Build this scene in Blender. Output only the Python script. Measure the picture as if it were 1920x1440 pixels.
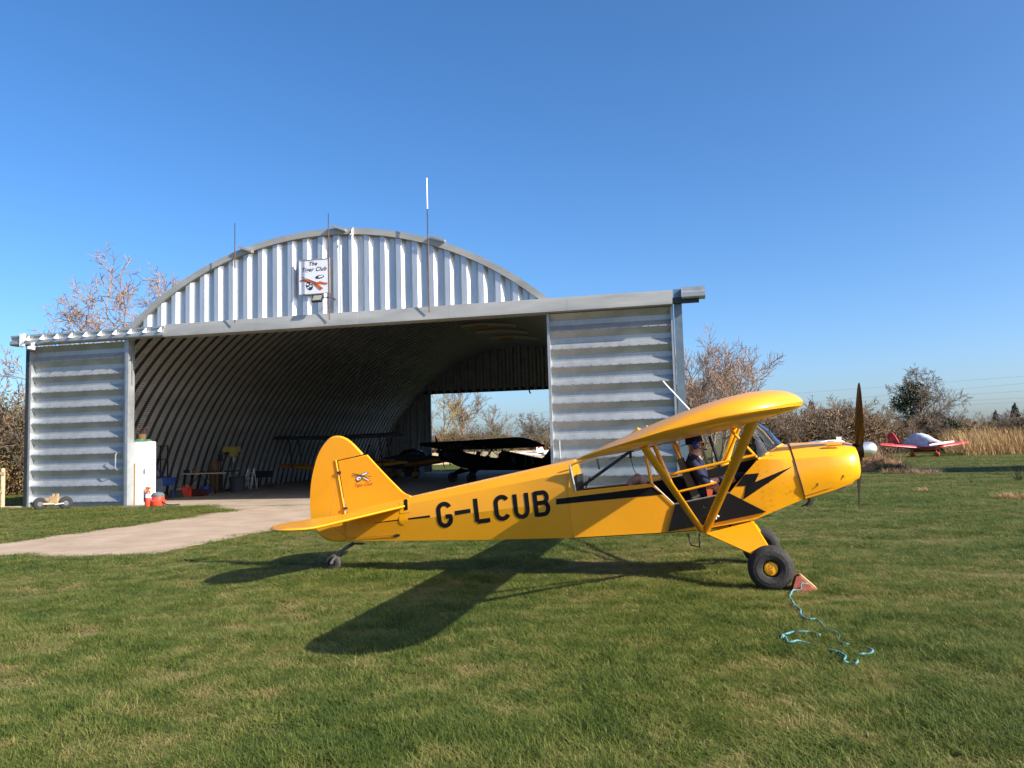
import bpy, bmesh, math, random
from mathutils import Vector, Matrix
from mathutils.bvhtree import BVHTree
import numpy as np

# ------------------------------------------------------------------ clear
for o in list(bpy.data.objects): bpy.data.objects.remove(o)
S = bpy.context.scene
COL = S.collection
R = math.radians

# ------------------------------------------------------------------ camera, sky, sun, exposure
FPX, PITCH, ROLL, EYE = 1500.0, R(4.5), R(1.6), 1.58       # focal length in 1920-px photo pixels
SUN_EL, SUN_AZ = R(30.5), R(119.5)                           # azimuth clockwise from +Y
cp, sp, cr, sr = math.cos(PITCH), math.sin(PITCH), math.cos(ROLL), math.sin(ROLL)
C_F = Vector((0, cp, sp)); _u = Vector((0, -sp, cp)); _r = Vector((1, 0, 0))
C_R = _r*cr - _u*sr; C_U = _u*cr + _r*sr
camd = bpy.data.cameras.new('camera'); cam = bpy.data.objects.new('camera', camd); COL.objects.link(cam)
cam.matrix_world = Matrix(((C_R.x, C_U.x, -C_F.x, 0), (C_R.y, C_U.y, -C_F.y, 0), (C_R.z, C_U.z, -C_F.z, EYE), (0, 0, 0, 1)))
camd.sensor_fit = 'HORIZONTAL'; camd.sensor_width = 36.0; camd.lens = 36.0*FPX/1920.0
camd.clip_start = 0.05; camd.clip_end = 6000
S.camera = cam
S.render.resolution_x, S.render.resolution_y = 1024, 768

W = bpy.data.worlds.new('World'); S.world = W; W.use_nodes = True
nt = W.node_tree; bg = nt.nodes['Background']
sky = nt.nodes.new('ShaderNodeTexSky'); sky.sky_type = 'NISHITA'; sky.sun_disc = False
sky.sun_elevation = SUN_EL; sky.sun_rotation = SUN_AZ; sky.altitude = 0; sky.air_density = 0.75; sky.dust_density = 1.9; sky.ozone_density = 4.0
hs = nt.nodes.new('ShaderNodeHueSaturation'); hs.inputs['Saturation'].default_value = 1.2
nt.links.new(sky.outputs[0], hs.inputs['Color']); nt.links.new(hs.outputs[0], bg.inputs[0]); bg.inputs[1].default_value = 0.125
sd = bpy.data.lights.new('sun', 'SUN'); sd.energy = 5.0; sd.angle = R(0.53); sd.color = (1.0, 0.93, 0.82)
sun = bpy.data.objects.new('sun', sd); COL.objects.link(sun)
SUND = Vector((math.sin(SUN_AZ)*math.cos(SUN_EL), math.cos(SUN_AZ)*math.cos(SUN_EL), math.sin(SUN_EL)))
sun.rotation_euler = SUND.to_track_quat('Z', 'Y').to_euler()
sun.location = SUND*60
S.view_settings.view_transform = 'Standard'; S.view_settings.look = 'None'
S.view_settings.exposure = 0.95; S.view_settings.gamma = 1.0; S.view_settings.use_curve_mapping = False

# ------------------------------------------------------------------ pixel -> direction / position
EYEV = Vector((0, 0, EYE))
def ray(px, py): return C_F + C_R*((px-960)/FPX) - C_U*((py-720)/FPX)
def gnd(px, py, z=0.0):
    d = ray(px, py); t = (z-EYE)/d.z; return Vector((d.x*t, d.y*t, z))
def at(px, py, Y):
    d = ray(px, py); return EYEV + d*(Y/d.y)
def hit_plane(px, py, p0, n):
    d = ray(px, py); return EYEV + d*((p0-EYEV).dot(n)/d.dot(n))

# ------------------------------------------------------------------ materials
MATS = {}
def mat(name, col, rough=0.5, metal=0.0, spec=0.5, var=0.0, vscale=3.0, bump=0.0, bscale=20.0, coat=0.0, col2=None, dirt=0.0, dirtcol=(.12,.09,.06), trans=0.0, coords='Object', ior=1.45, alpha=None, stretch=None):
    if name in MATS: return MATS[name]
    m = bpy.data.materials.new(name); m.use_nodes = True; MATS[name] = m
    t = m.node_tree; N = t.nodes; L = t.links; b = N['Principled BSDF']
    b.inputs['Base Color'].default_value = (*col, 1); b.inputs['Roughness'].default_value = rough
    b.inputs['Metallic'].default_value = metal; b.inputs['Specular IOR Level'].default_value = spec
    b.inputs['Coat Weight'].default_value = coat; b.inputs['Coat Roughness'].default_value = 0.08
    b.inputs['Transmission Weight'].default_value = trans; b.inputs['IOR'].default_value = ior
    if alpha is not None: b.inputs['Alpha'].default_value = alpha
    if var or bump or dirt or col2:
        tc = N.new('ShaderNodeTexCoord'); vec = tc.outputs[coords]
        if stretch:
            mp = N.new('ShaderNodeMapping'); mp.inputs['Scale'].default_value = stretch; L.new(vec, mp.inputs[0]); vec = mp.outputs[0]
        colout = None
        if var or col2:
            n = N.new('ShaderNodeTexNoise'); n.inputs['Scale'].default_value = vscale; n.inputs['Detail'].default_value = 6; n.inputs['Roughness'].default_value = .62
            L.new(vec, n.inputs['Vector'])
            rp = N.new('ShaderNodeValToRGB'); rp.color_ramp.elements[0].position = .32; rp.color_ramp.elements[1].position = .68
            c2 = col2 if col2 else tuple(min(1, c*(1+var)) for c in col)
            c1 = col if col2 else tuple(c*(1-var) for c in col)
            rp.color_ramp.elements[0].color = (*c1, 1); rp.color_ramp.elements[1].color = (*c2, 1)
            L.new(n.outputs['Fac'], rp.inputs[0]); colout = rp.outputs[0]
            mr = N.new('ShaderNodeMapRange'); mr.inputs['To Min'].default_value = max(.02, rough*.8); mr.inputs['To Max'].default_value = min(1, rough*1.25)
            L.new(n.outputs['Fac'], mr.inputs[0]); L.new(mr.outputs[0], b.inputs['Roughness'])
        if dirt:
            n2 = N.new('ShaderNodeTexNoise'); n2.inputs['Scale'].default_value = vscale*2.3; n2.inputs['Detail'].default_value = 8; n2.inputs['Roughness'].default_value = .7
            L.new(vec, n2.inputs['Vector'])
            r2 = N.new('ShaderNodeValToRGB'); r2.color_ramp.elements[0].position = .5; r2.color_ramp.elements[1].position = .78
            r2.color_ramp.elements[0].color = (0, 0, 0, 1); r2.color_ramp.elements[1].color = (dirt, dirt, dirt, 1)
            L.new(n2.outputs['Fac'], r2.inputs[0])
            mx = N.new('ShaderNodeMix'); mx.data_type = 'RGBA'
            L.new(r2.outputs[0], mx.inputs['Factor'])
            if colout: L.new(colout, mx.inputs['A'])
            else: mx.inputs['A'].default_value = (*col, 1)
            mx.inputs['B'].default_value = (*dirtcol, 1); colout = mx.outputs['Result']
        if colout: L.new(colout, b.inputs['Base Color'])
        if bump:
            n3 = N.new('ShaderNodeTexNoise'); n3.inputs['Scale'].default_value = bscale; n3.inputs['Detail'].default_value = 5
            L.new(vec, n3.inputs['Vector'])
            bp = N.new('ShaderNodeBump'); bp.inputs['Strength'].default_value = bump; bp.inputs['Distance'].default_value = .02
            L.new(n3.outputs['Fac'], bp.inputs['Height']); L.new(bp.outputs[0], b.inputs['Normal'])
    return m

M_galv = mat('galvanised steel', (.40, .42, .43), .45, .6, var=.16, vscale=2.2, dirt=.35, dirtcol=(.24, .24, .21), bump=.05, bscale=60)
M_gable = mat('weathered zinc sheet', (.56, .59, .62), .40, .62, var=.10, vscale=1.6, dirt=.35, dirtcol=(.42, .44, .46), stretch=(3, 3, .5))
M_flash = mat('dull flashing steel', (.36, .36, .34), .55, .35, var=.18, vscale=1.2, dirt=.4, dirtcol=(.26, .23, .18), stretch=(.4, 1, 2))
M_blue = mat('blue grey frame steel', (.14, .19, .23), .5, .3, var=.15)
M_dark = mat('dark steel', (.03, .033, .036), .5, .2, var=.2)
M_rust = mat('rusty pole', (.13, .065, .04), .8, 0, var=.3, vscale=12)
M_white = mat('white paint', (.80, .80, .78), .4, var=.04, dirt=.2, dirtcol=(.5, .47, .4))
M_black = mat('black rubber', (.018, .018, .019), .75, var=.25, vscale=9, dirt=.3, dirtcol=(.08, .06, .045))
M_red = mat('red paint', (.62, .045, .022), .35, var=.1)

# ------------------------------------------------------------------ mesh helpers
class MB:
    def __init__(s): s.v = []; s.f = []; s.mi = []
    def add(s, vs, fs, m=0):
        k = len(s.v); s.v += [tuple(p) for p in vs]; s.f += [tuple(i+k for i in f) for f in fs]; s.mi += [m]*len(fs); return s
    def box(s, c, d, rot=None, m=0):
        x, y, z = d[0]/2, d[1]/2, d[2]/2
        vs = [Vector(q) for q in ((-x,-y,-z),(x,-y,-z),(x,y,-z),(-x,y,-z),(-x,-y,z),(x,-y,z),(x,y,z),(-x,y,z))]
        if rot is not None: vs = [rot @ q for q in vs]
        vs = [q+Vector(c) for q in vs]
        return s.add(vs, [(0,3,2,1),(4,5,6,7),(0,1,5,4),(1,2,6,5),(2,3,7,6),(3,0,4,7)], m)
    def prism(s, poly, off, m=0):
        """poly: list of 3D points (planar loop), off: extrusion vector"""
        n = len(poly); a = [Vector(p) for p in poly]; o = Vector(off); b = [p+o for p in a]
        fs = [tuple(range(n-1, -1, -1)), tuple(range(n, 2*n))]+[(i, (i+1) % n, n+(i+1) % n, n+i) for i in range(n)]
        return s.add(a+b, fs, m)
    def tube(s, pts, r, n=8, m=0, cap=True, flat=None):
        """tube along pts; r float or list; flat=(dir, factor) squashes the section along dir"""
        pts = [Vector(p) for p in pts]; rr = r if isinstance(r, (list, tuple)) else [r]*len(pts)
        rings = []; prev = None
        for i, p in enumerate(pts):
            d = (pts[min(i+1, len(pts)-1)]-pts[max(i-1, 0)]).normalized()
            if prev is None:
                a = Vector((0, 0, 1)) if abs(d.z) < .9 else Vector((1, 0, 0))
                u = d.cross(a).normalized()
            else: u = (prev-d*prev.dot(d)).normalized()
            prev = u; w = d.cross(u)
            ring = []
            for k in range(n):
                th = 2*math.pi*k/n; q = (u*math.cos(th)+w*math.sin(th))*rr[i]
                if flat: fd = Vector(flat[0]).normalized(); q = q+fd*(q.dot(fd)*(flat[1]-1))
                ring.append(p+q)
            rings.append(ring)
        vs = [q for ring in rings for q in ring]; fs = []
        for i in range(len(pts)-1):
            for k in range(n): fs.append((i*n+k, i*n+(k+1) % n, (i+1)*n+(k+1) % n, (i+1)*n+k))
        if cap: fs.append(tuple(range(n-1, -1, -1))); fs.append(tuple(range((len(pts)-1)*n, len(pts)*n)))
        return s.add(vs, fs, m)
    def lathe(s, prof, c=(0, 0, 0), axis='Z', n=24, m=0, M=None):
        """prof: [(radius, height)]"""
        c = Vector(c); vs = []; k = len(prof)
        for i in range(n):
            a = 2*math.pi*i/n
            for r, h in prof:
                p = Vector((r*math.cos(a), r*math.sin(a), h))
                if axis == 'Y': p = Vector((p.x, p.z, -p.y))
                if axis == 'X': p = Vector((p.z, p.x, p.y))
                if M is not None: p = M @ p
                vs.append(p+c)
        fs = [(i*k+j, ((i+1) % n)*k+j, ((i+1) % n)*k+j+1, i*k+j+1) for i in range(n) for j in range(k-1)]
        return s.add(vs, fs, m)
    def loft(s, secs, closed=True, cap=True, m=0):
        n = len(secs[0]); vs = [q for sec in secs for q in sec]; fs = []
        for i in range(len(secs)-1):
            for k in range(n if closed else n-1): fs.append((i*n+k, i*n+(k+1) % n, (i+1)*n+(k+1) % n, (i+1)*n+k))
        if cap and closed: fs.append(tuple(range(n-1, -1, -1))); fs.append(tuple(range((len(secs)-1)*n, len(secs)*n)))
        return s.add(vs, fs, m)
    def mesh(s, name, mats, sharp=35, fixn=True):
        me = bpy.data.meshes.new(name); me.from_pydata(s.v, [], s.f)
        for mm in (mats if isinstance(mats, (list, tuple)) else [mats]): me.materials.append(mm)
        if any(s.mi): me.polygons.foreach_set('material_index', s.mi)
        if fixn:
            b = bmesh.new(); b.from_mesh(me); bmesh.ops.remove_doubles(b, verts=b.verts, dist=1e-5)
            bmesh.ops.recalc_face_normals(b, faces=b.faces); b.to_mesh(me); b.free()
        if sharp is not None:
            me.shade_smooth(); me.set_sharp_from_angle(angle=R(sharp))
        me.update(); return me
    def obj(s, name, mats, parent=None, **kw): return link(name, s.mesh(name, mats, **kw), parent)

def link(name, data, parent=None):
    o = bpy.data.objects.new(name, data); COL.objects.link(o)
    if parent is not None: o.parent = parent
    return o
def thing(name, label, cat, loc=(0, 0, 0), rz=0.0, group=None):
    o = link(name, None); o.location = loc; o.rotation_euler = (0, 0, rz); o.empty_display_size = .2
    return tag(o, label, cat, group)
def tag(o, label, cat, group=None):
    o['label'] = label; o['category'] = cat
    if group: o['group'] = group
    return o
def struct(o): o['kind'] = 'structure'; return o
def stuff(o): o['kind'] = 'stuff'; return o
def copy_tree(o, parent=None):
    c = o.copy(); COL.objects.link(c); c.parent = parent
    for ch in [x for x in bpy.data.objects if x.parent == o]: copy_tree(ch, c)
    return c
def rot_axis(a, ax): return Matrix.Rotation(a, 3, ax)
# ================================================================== GROUND, PATH
def ground_material():
    m = bpy.data.materials.new('turf soil'); m.use_nodes = True; t = m.node_tree; N = t.nodes; L = t.links; b = N['Principled BSDF']
    g = N.new('ShaderNodeNewGeometry')
    def noise(sc, det=6, rough=.6):
        n = N.new('ShaderNodeTexNoise'); n.inputs['Scale'].default_value = sc; n.inputs['Detail'].default_value = det; n.inputs['Roughness'].default_value = rough
        L.new(g.outputs['Position'], n.inputs['Vector']); return n.outputs['Fac']
    def ramp(f, p0, p1, c0, c1):
        r = N.new('ShaderNodeValToRGB'); r.color_ramp.elements[0].position = p0; r.color_ramp.elements[1].position = p1
        r.color_ramp.elements[0].color = (*c0, 1); r.color_ramp.elements[1].color = (*c1, 1); L.new(f, r.inputs[0]); return r.outputs[0]
    c1 = ramp(noise(.9), .35, .7, (.080, .078, .028), (.135, .115, .048))
    c2 = ramp(noise(14., 4), .3, .75, (.045, .045, .016), (.15, .13, .055))
    mx = N.new('ShaderNodeMix'); mx.data_type = 'RGBA'; mx.inputs['Factor'].default_value = .5
    L.new(c1, mx.inputs['A']); L.new(c2, mx.inputs['B'])
    br = ramp(noise(.55, 9, .72), .50, .64, (0, 0, 0), (1, 1, 1))
    mx2 = N.new('ShaderNodeMix'); mx2.data_type = 'RGBA'; L.new(br, mx2.inputs['Factor']); L.new(mx.outputs['Result'], mx2.inputs['A'])
    mx2.inputs['B'].default_value = (.17, .125, .062, 1)
    L.new(mx2.outputs['Result'], b.inputs['Base Color']); b.inputs['Roughness'].default_value = .95; b.inputs['Specular IOR Level'].default_value = .1
    bp = N.new('ShaderNodeBump'); bp.inputs['Strength'].default_value = .8; bp.inputs['Distance'].default_value = .05
    L.new(noise(22, 5), bp.inputs['Height']); L.new(bp.outputs[0], b.inputs['Normal'])
    return m
M_ground = ground_material()
gm = MB(); Q = 3000
gm.add([(-Q, -300, 0), (Q, -300, 0), (Q, Q, 0), (-Q, Q, 0)], [(0, 1, 2, 3)])
struct(gm.obj('ground', M_ground, sharp=None))

# hangar frame: u along the front (to the right), d into the hangar, z up
HY = R(-12.4); HO = gnd(241, 949)
HE = Vector((math.cos(HY), math.sin(HY), 0)); HN = Vector((-math.sin(HY), math.cos(HY), 0))
def hw(u, d, z=0.0): return HO + HE*u + HN*d + Vector((0, 0, z))
def hpx(px, py, d=0.0):
    p = hit_plane(px, py, HO+HN*d, HN)-HO
    return p.dot(HE), p.z

M_conc = mat('worn concrete', (.32, .235, .165), .9, 0, .2, col2=(.43, .33, .24), vscale=1.3, dirt=.5, dirtcol=(.22, .18, .13), bump=.25, bscale=35, coords='Object')
M_floor = mat('hangar floor concrete', (.30, .235, .17), .8, 0, .3, col2=(.40, .32, .245), vscale=.7, dirt=.45, dirtcol=(.16, .14, .12), bump=.1, bscale=30)
def slab(name, pts, z, m):
    mb = MB(); mb.prism([(p.x, p.y, -.15) for p in pts], (0, 0, z+.15)); return struct(mb.obj(name, m, sharp=None))
slab('hangar_floor', [hw(.3, -.75), hw(15.5, -.75), hw(15.5, 0), hw(17.0, .4), hw(17.0, 30.3), hw(-2.8, 30.3), hw(-2.8, .4), hw(.3, 0)], .03, M_floor)
def edge(pts, n=7, amp=.07, seed=3):
    rnd = random.Random(seed); out = []
    for a, b in zip(pts[:-1], pts[1:]):
        for i in range(n):
            q = a.lerp(b, i/n); nn = Vector((-(b-a).y, (b-a).x, 0)).normalized()
            out.append(q+nn*(rnd.uniform(-amp, amp)))
    return out+[pts[-1]]
pL = [hw(3.0, -.76), gnd(450, 957), gnd(405, 962), gnd(220, 990), gnd(0, 1021), Vector((-24, 11.2, 0))]
pB = [Vector((-24, 9.0, 0)), gnd(0, 1043), gnd(150, 1044), gnd(268, 1043), gnd(330, 1031), gnd(420, 1013), gnd(520, 993), gnd(700, 968), hw(14.5, -4.0), hw(15.5, -.76)]
path_poly = edge(pL)+edge(pB, seed=5)
slab('path', path_poly, .018, M_conc)

# ================================================================== HANGAR
hang = thing('hangar', 'arched corrugated steel hangar with ribbed sliding doors standing open', 'hangar', HO, HY)
AC, AZ, AR = 7.12, -2.05, 10.44            # arch centre (u, z) and radius
HD = 30.0
def arch_z(u, r=AR): return AZ+math.sqrt(max(0, r*r-(u-AC)**2))

def arch_material():
    m = bpy.data.materials.new('crimped arch steel'); m.use_nodes = True; t = m.node_tree; N = t.nodes; L = t.links; b = N['Principled BSDF']
    a = N.new('ShaderNodeAttribute'); a.attribute_name = 'arc'
    w = N.new('ShaderNodeMath'); w.operation = 'MULTIPLY'; w.inputs[1].default_value = 2*math.pi/.085; L.new(a.outputs['Fac'], w.inputs[0])
    s = N.new('ShaderNodeMath'); s.operation = 'SINE'; L.new(w.outputs[0], s.inputs[0])
    bp = N.new('ShaderNodeBump'); bp.inputs['Strength'].default_value = 1.0; bp.inputs['Distance'].default_value = .022
    L.new(s.outputs[0], bp.inputs['Height']); L.new(bp.outputs[0], b.inputs['Normal'])
    tc = N.new('ShaderNodeTexCoord'); n = N.new('ShaderNodeTexNoise'); n.inputs['Scale'].default_value = .8; n.inputs['Detail'].default_value = 6
    L.new(tc.outputs['Object'], n.inputs['Vector'])
    r = N.new('ShaderNodeValToRGB'); r.color_ramp.elements[0].position = .3; r.color_ramp.elements[1].position = .7
    r.color_ramp.elements[0].color = (.50, .50, .48, 1); r.color_ramp.elements[1].color = (.72, .72, .70, 1)
    L.new(n.outputs['Fac'], r.inputs[0]); L.new(r.outputs[0], b.inputs['Base Color'])
    b.inputs['Metallic'].default_value = .15; b.inputs['Roughness'].default_value = .5
    return m
M_arch = arch_material()
M_groove = mat('smooth rib steel', (.16, .165, .17), .4, .6, var=.15)  # galvanised too; dark reflection of the interior put into the colour
PITCH_D = .526
def arch_panel_mesh():
    prof = [(0, 0), (.33, 0), (.345, .17), (.500, .17), (.526, 0)]
    a0 = math.asin(-AZ/AR); n = 64
    vs = []; arc = []
    for i in range(n+1):
        a = a0+(math.pi-2*a0)*i/n
        for d, o in prof:
            vs.append((AC-(AR+o)*math.cos(a), d, AZ+(AR+o)*math.sin(a))); arc.append(AR*a)
    k = len(prof); fs = [(i*k+j, i*k+j+1, (i+1)*k+j+1, (i+1)*k+j) for i in range(n) for j in range(k-1)]
    me = bpy.data.meshes.new('arch_panel'); me.from_pydata(vs, [], fs)
    at_ = me.attributes.new('arc', 'FLOAT', 'POINT'); at_.data.foreach_set('value', arc)
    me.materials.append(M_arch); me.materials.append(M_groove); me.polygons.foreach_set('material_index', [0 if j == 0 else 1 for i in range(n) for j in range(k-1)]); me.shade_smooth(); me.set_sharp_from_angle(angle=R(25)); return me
apm = arch_panel_mesh()
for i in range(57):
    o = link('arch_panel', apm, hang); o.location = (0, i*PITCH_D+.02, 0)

# gable sheets (front and back)
def gable_piece(u0, w, z0, ztop, d0, side, name, m, depth=.13):
    """one corrugated sheet: profile along u; side -1 rib towards the front, +1 towards the back"""
    prof = [(0, 0), (.10, 0), (.20, depth), (.37, depth), (.485, 0), (1.0*.535, 0)]
    prof = [(p[0]*w/.535, p[1]) for p in prof]
    fine = []
    for (a, oa), (b_, ob) in zip(prof[:-1], prof[1:]):
        fine += [(a, oa), ((a+b_)/2, (oa+ob)/2)]
    fine.append(prof[-1])
    mb = MB(); vs = []; n = len(fine)
    for u, o in fine:
        z1 = max(z0+.02, ztop(u0+u)); vs += [(u0+u, d0+side*o, z0), (u0+u, d0+side*o, z1)]
    fs = [(2*i, 2*i+2, 2*i+3, 2*i+1) for i in range(n-1)]
    mb.add(vs, fs); return mb.obj(name, m, hang, sharp=20, fixn=False)
gz = lambda u: arch_z(u)-.03
for i in range(26):
    u0 = .42+i*.535*.972
    if u0+.52 < 14.0: gable_piece(u0, .52, 5.5, gz, -.02, -1, 'gable_sheet', M_gable)
for i in range(38):          # back wall: gable above the doorway plus the side strips
    u0 = -3.28+i*.535
    full = u0+.5 < .45 or u0 > 13.8
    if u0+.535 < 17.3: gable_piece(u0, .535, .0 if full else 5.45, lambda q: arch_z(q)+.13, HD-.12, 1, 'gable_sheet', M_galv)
# front rim flashing following the arch
mb = MB(); secs = []
ua = [0.18+(14.06-.18)*i/48 for i in range(49)]
for u in ua:
    z = arch_z(u); nx, nz = (u-AC)/AR, (z-AZ)/AR
    secs.append([(u+nx*(-.02), -.22, z-nz*.02), (u+nx*.17, -.22, z+nz*.17), (u+nx*.17, .1, z+nz*.17), (u-nx*.02, .1, z-nz*.02)])
mb.loft(secs); mb.obj('rim_flashing', M_flash, hang)
# header: flashing in plates, seam steps
hb, ht = 5.44, 5.87
us = [1.6, 4.9, 8.3, 11.2, 13.4, 14.75, 17.72]
for k, (a, b_) in enumerate(zip(us[:-1], us[1:])):
    mb = MB(); e = .004*(k % 2)
    mb.loft([[(a, -.50-e, hb), (a, -.50-e, hb+.1), (a, -.40-e, ht-.02), (a, -.10, ht+.02), (a, .06, ht-.1), (a, .06, hb+.005)], [(b_, -.50-e, hb), (b_, -.50-e, hb+.1), (b_, -.40-e, ht-.02), (b_, -.10, ht+.02), (b_, .06, ht-.1), (b_, .06, hb+.005)]])
    mb.obj('header_flashing', M_flash, hang)
mb = MB(); mb.box((7.1, -.26, hb+.12), (22.7, .16, .16)); mb.obj('header_beam', M_dark, hang)
# door rail: C channel running the full width, sticking out at both ends
mb = MB()
def chan(u0, u1):
    sec = [(-.46, 5.46), (-.50, 5.50), (-.50, 5.60), (-.42, 5.62), (-.42, 5.72), (-.46, 5.74), (-.46, 5.80), (-.16, 5.80), (-.16, 5.46)]
    mb.loft([[(u0, d, z) for d, z in sec], [(u1, d, z) for d, z in sec]])
chan(-4.28, 1.62); mb.obj('door_rail', M_galv, hang)
mb = MB(); sec = [(-.46, 5.58), (-.50, 5.62), (-.50, 5.74), (-.44, 5.78), (-.44, 5.90), (-.14, 5.90), (-.14, 5.58)]
mb.loft([[(17.98, d, z) for d, z in sec], [(18.62, d, z) for d, z in sec]]); mb.obj('door_rail', M_galv, hang)
for i in range(10):
    u = -3.55+i*.56; mb = MB(); mb.prism([(u, -.43, 5.80), (u, -.43, 5.60), (u, -.64, 5.60)], (.025, 0, 0)); mb.obj('rail_bracket', M_white, hang)
mb = MB(); mb.box((-3.78, -.48, 5.63), (.16, .1, .42)); mb.obj('rail_end_plate', M_white, hang)
# posts
for u, m_, w in ((-3.83, M_dark, .12), (17.86, M_blue, .22)):
    mb = MB(); mb.box((u, -.10, 2.95 if u > 0 else 2.73), (w, .22, 5.9 if u > 0 else 5.46)); mb.obj('door_post', m_, hang)
# sliding doors made of horizontally ribbed sheets
def door(u0, u1, d, nback=False):
    D = link('sliding_door', None, hang); D.location = (u0, d, 0); w = u1-u0
    top = 5.42; prof = [(.0, .0), (.14, -.03), (.0, -.215), (.0, -.35), (.13, -.492), (.14, -.526)]
    prof = [(.14, .0), (.0, -.19), (.0, -.335), (.132, -.492), (.14, -.526)]
    mb = MB(); fine = prof
    vs = []; 
    for o, z in fine: vs += [(.06, -o, z), (w-.06, -o, z)]
    fs = [(2*i, 2*i+1, 2*i+3, 2*i+2) for i in range(len(fine)-1)]
    mb.add(vs, fs); me = mb.mesh('door_sheet', M_galv, sharp=20, fixn=False)
    bm = MB()
    for j in range(13):
        x = .14+j*(w-.28)/12; bm.lathe([(.0, .006), (.011, .005), (.014, 0)], (x, -.141, -.508), 'Y', 6)
    bme = bm.mesh('bolt_row', M_dark)
    # lower part: partial bottom sheet
    for i in range(10):
        o = link('door_sheet', me, D); o.location = (0, 0, top-i*.526)
        q = link('bolt_row', bme, o) if False else None
    bo = MB()
    for i in range(10):
        for j in range(13):
            x = .14+j*(w-.28)/12; z = top-i*.526-.509
            bo.box((x, -.144, z), (.022, .012, .018))
    stuff(bo.obj('bolt_heads', M_dark, D, sharp=None, fixn=False))
    for x in (.03, w-.03):
        mb = MB(); mb.box((x, -.05, 2.74), (.075, .25, 5.42)); mb.obj('door_stile', M_galv, D)
    mb = MB(); mb.box((w/2, -.03, 5.40), (w, .1, .06)); mb.obj('door_rail_hanger', M_galv, D)
    mb = MB(); mb.box((w/2, -.01, .12), (w-.1, .03, .24)); mb.obj('kick_sheet', M_galv, D)
    return D
DL = door(-3.75, .0, -.02); DR = door(14.10, 17.72, -.02)
for D, x in ((DL, 3.45), (DR, .26)):
    mb = MB(); mb.tube([(x, -.20, 1.72), (x+.01, -.26, 1.68), (x+.01, -.26, 1.22), (x, -.14, 1.18)], .022, 8); mb.obj('door_handle', M_galv, D)
# jamb of the opening left: galvanised angle with torn flashing flaps
mb = MB(); mb.box((.09, -.10, 2.72), (.10, .32, 5.42)); mb.obj('opening_jamb', M_galv, hang)
rnd = random.Random(4)
for i in range(5):
    z = 5.25-i*.28; mb = MB(); mb.add([(.15, -.1, z+.14), (.15, -.1, z-.14), (.24+rnd.uniform(-.02, .03), -.14, z-.2), (.2, -.13, z+.08)], [(0, 1, 2, 3)]); mb.obj('flashing_flap', M_galv, hang, sharp=None)
mb = MB(); mb.box((.45, HD+.1, 2.75), (.1, .25, 5.5)); mb.obj('opening_jamb', M_dark, hang)
mb = MB(); mb.box((7.1, HD+.1, 5.5), (14.0, .3, .2)); mb.obj('header_beam', M_dark, hang)
mb = MB(); mb.tube([(7.55, HD-.05, 5.44), (7.58, HD-.05, 5.25), (7.66, HD-.05, 5.15)], .05, 6); mb.obj('cable_end', M_dark, hang)

# three curved timber battens with a box each, lightened in colour to look lit
M_batten = mat('pale timber batten', (.55, .42, .26), .7, var=.15); M_batten_lit = mat('cream painted batten', (.80, .70, .50), .5)
def ceil_batten(px0, px1, py, dd, box):
    # d from row; find u range by ray on plane d
    u0, _ = hpx(px0, py, dd); u1, _ = hpx(px1, py, dd)
    t = thing('ceiling_batten', 'curved pale timber batten %s fixed under hangar roof' % ('with hanging box' if box else 'without box'), 'batten', hw(0, 0), HY, 'ceiling battens')
    mb = MB(); secs = []
    for i in range(17):
        u = u0+(u1-u0)*i/16; z = arch_z(u)-.04
        secs.append([(u, dd-.09, z), (u, dd+.09, z), (u, dd+.09, z-.14), (u, dd-.09, z-.14)])
    mb.loft(secs); mb.obj('batten', M_batten_lit, t)
    if box:
        um = u0+(u1-u0)*.36; mb = MB(); mb.box((um, dd, arch_z(um)-.27), ((u1-u0)*.24, .25, .22)); mb.obj('lamp_box', M_batten, t)
    return t
CL = [ceil_batten(866, 968, 609, 18.8, True), ceil_batten(894, 990, 622, 21.4, False), ceil_batten(918, 1010, 634, 24.2, True)]
CL[0]['label'] = 'curved pale timber batten with box, closest of three to hangar opening'
CL[2]['label'] = 'curved pale timber batten with box, deepest of three inside hangar'

# ---------- things fixed to the hangar front
def mast(px_t, py_t, px_b, py_b, label, white_top=False, stay=True):
    u, zt = hpx(px_t, py_t, -.5); _, zb = hpx(px_b, py_b, -.5)
    t = thing('antenna_mast', label, 'antenna', hw(u, -.55), HY, 'antenna masts')
    zr = arch_z(u)+.25
    mb = MB(); mb.tube([(0, 0, zb), (0, 0, zr)], .018, 6); mb.obj('pole', M_rust, t)
    mb = MB(); mb.tube([(0, 0, zr), (0, 0, zt)], .012 if not white_top else .016, 6)
    mb.obj('whip', M_dark, t)
    if white_top:
        mb = MB(); mb.tube([(0, 0, zr+(zt-zr)*.45), (0, 0, zt+.02)], .022, 6); mb.obj('radome', M_white, t)
    if stay:
        mb = MB(); mb.box((.22, .28, zr-.10), (.5, .16, .07), rot_axis(R(22), 'Y')); mb.obj('roof_bracket', M_flash, t)
    return t
mast(442, 419, 441, 606, 'thin dark antenna mast on left shoulder of hangar arch')
mast(617, 401, 618, 600, 'thin dark antenna mast beside sign at crown of hangar arch')
mast(801, 336, 803, 586, 'tall antenna mast with white upper whip on hangar arch', True)
u, z0 = hpx(656, 600, -.5); t = thing('vent_pipe', 'slim white pipe running down middle of hangar gable', 'pipe', hw(u, -.26), HY)
mb = MB(); mb.tube([(0, .1, 8.52), (0, 0, 8.42), (0, 0, z0+.1), (0, -.05, z0+.03), (-.12, -.1, z0)], .032, 8); mb.obj('pipe', M_white, t)
mb = MB(); mb.box((0, -.02, 8.3), (.1, .06, .05)); mb.obj('clip', M_white, t)

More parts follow.
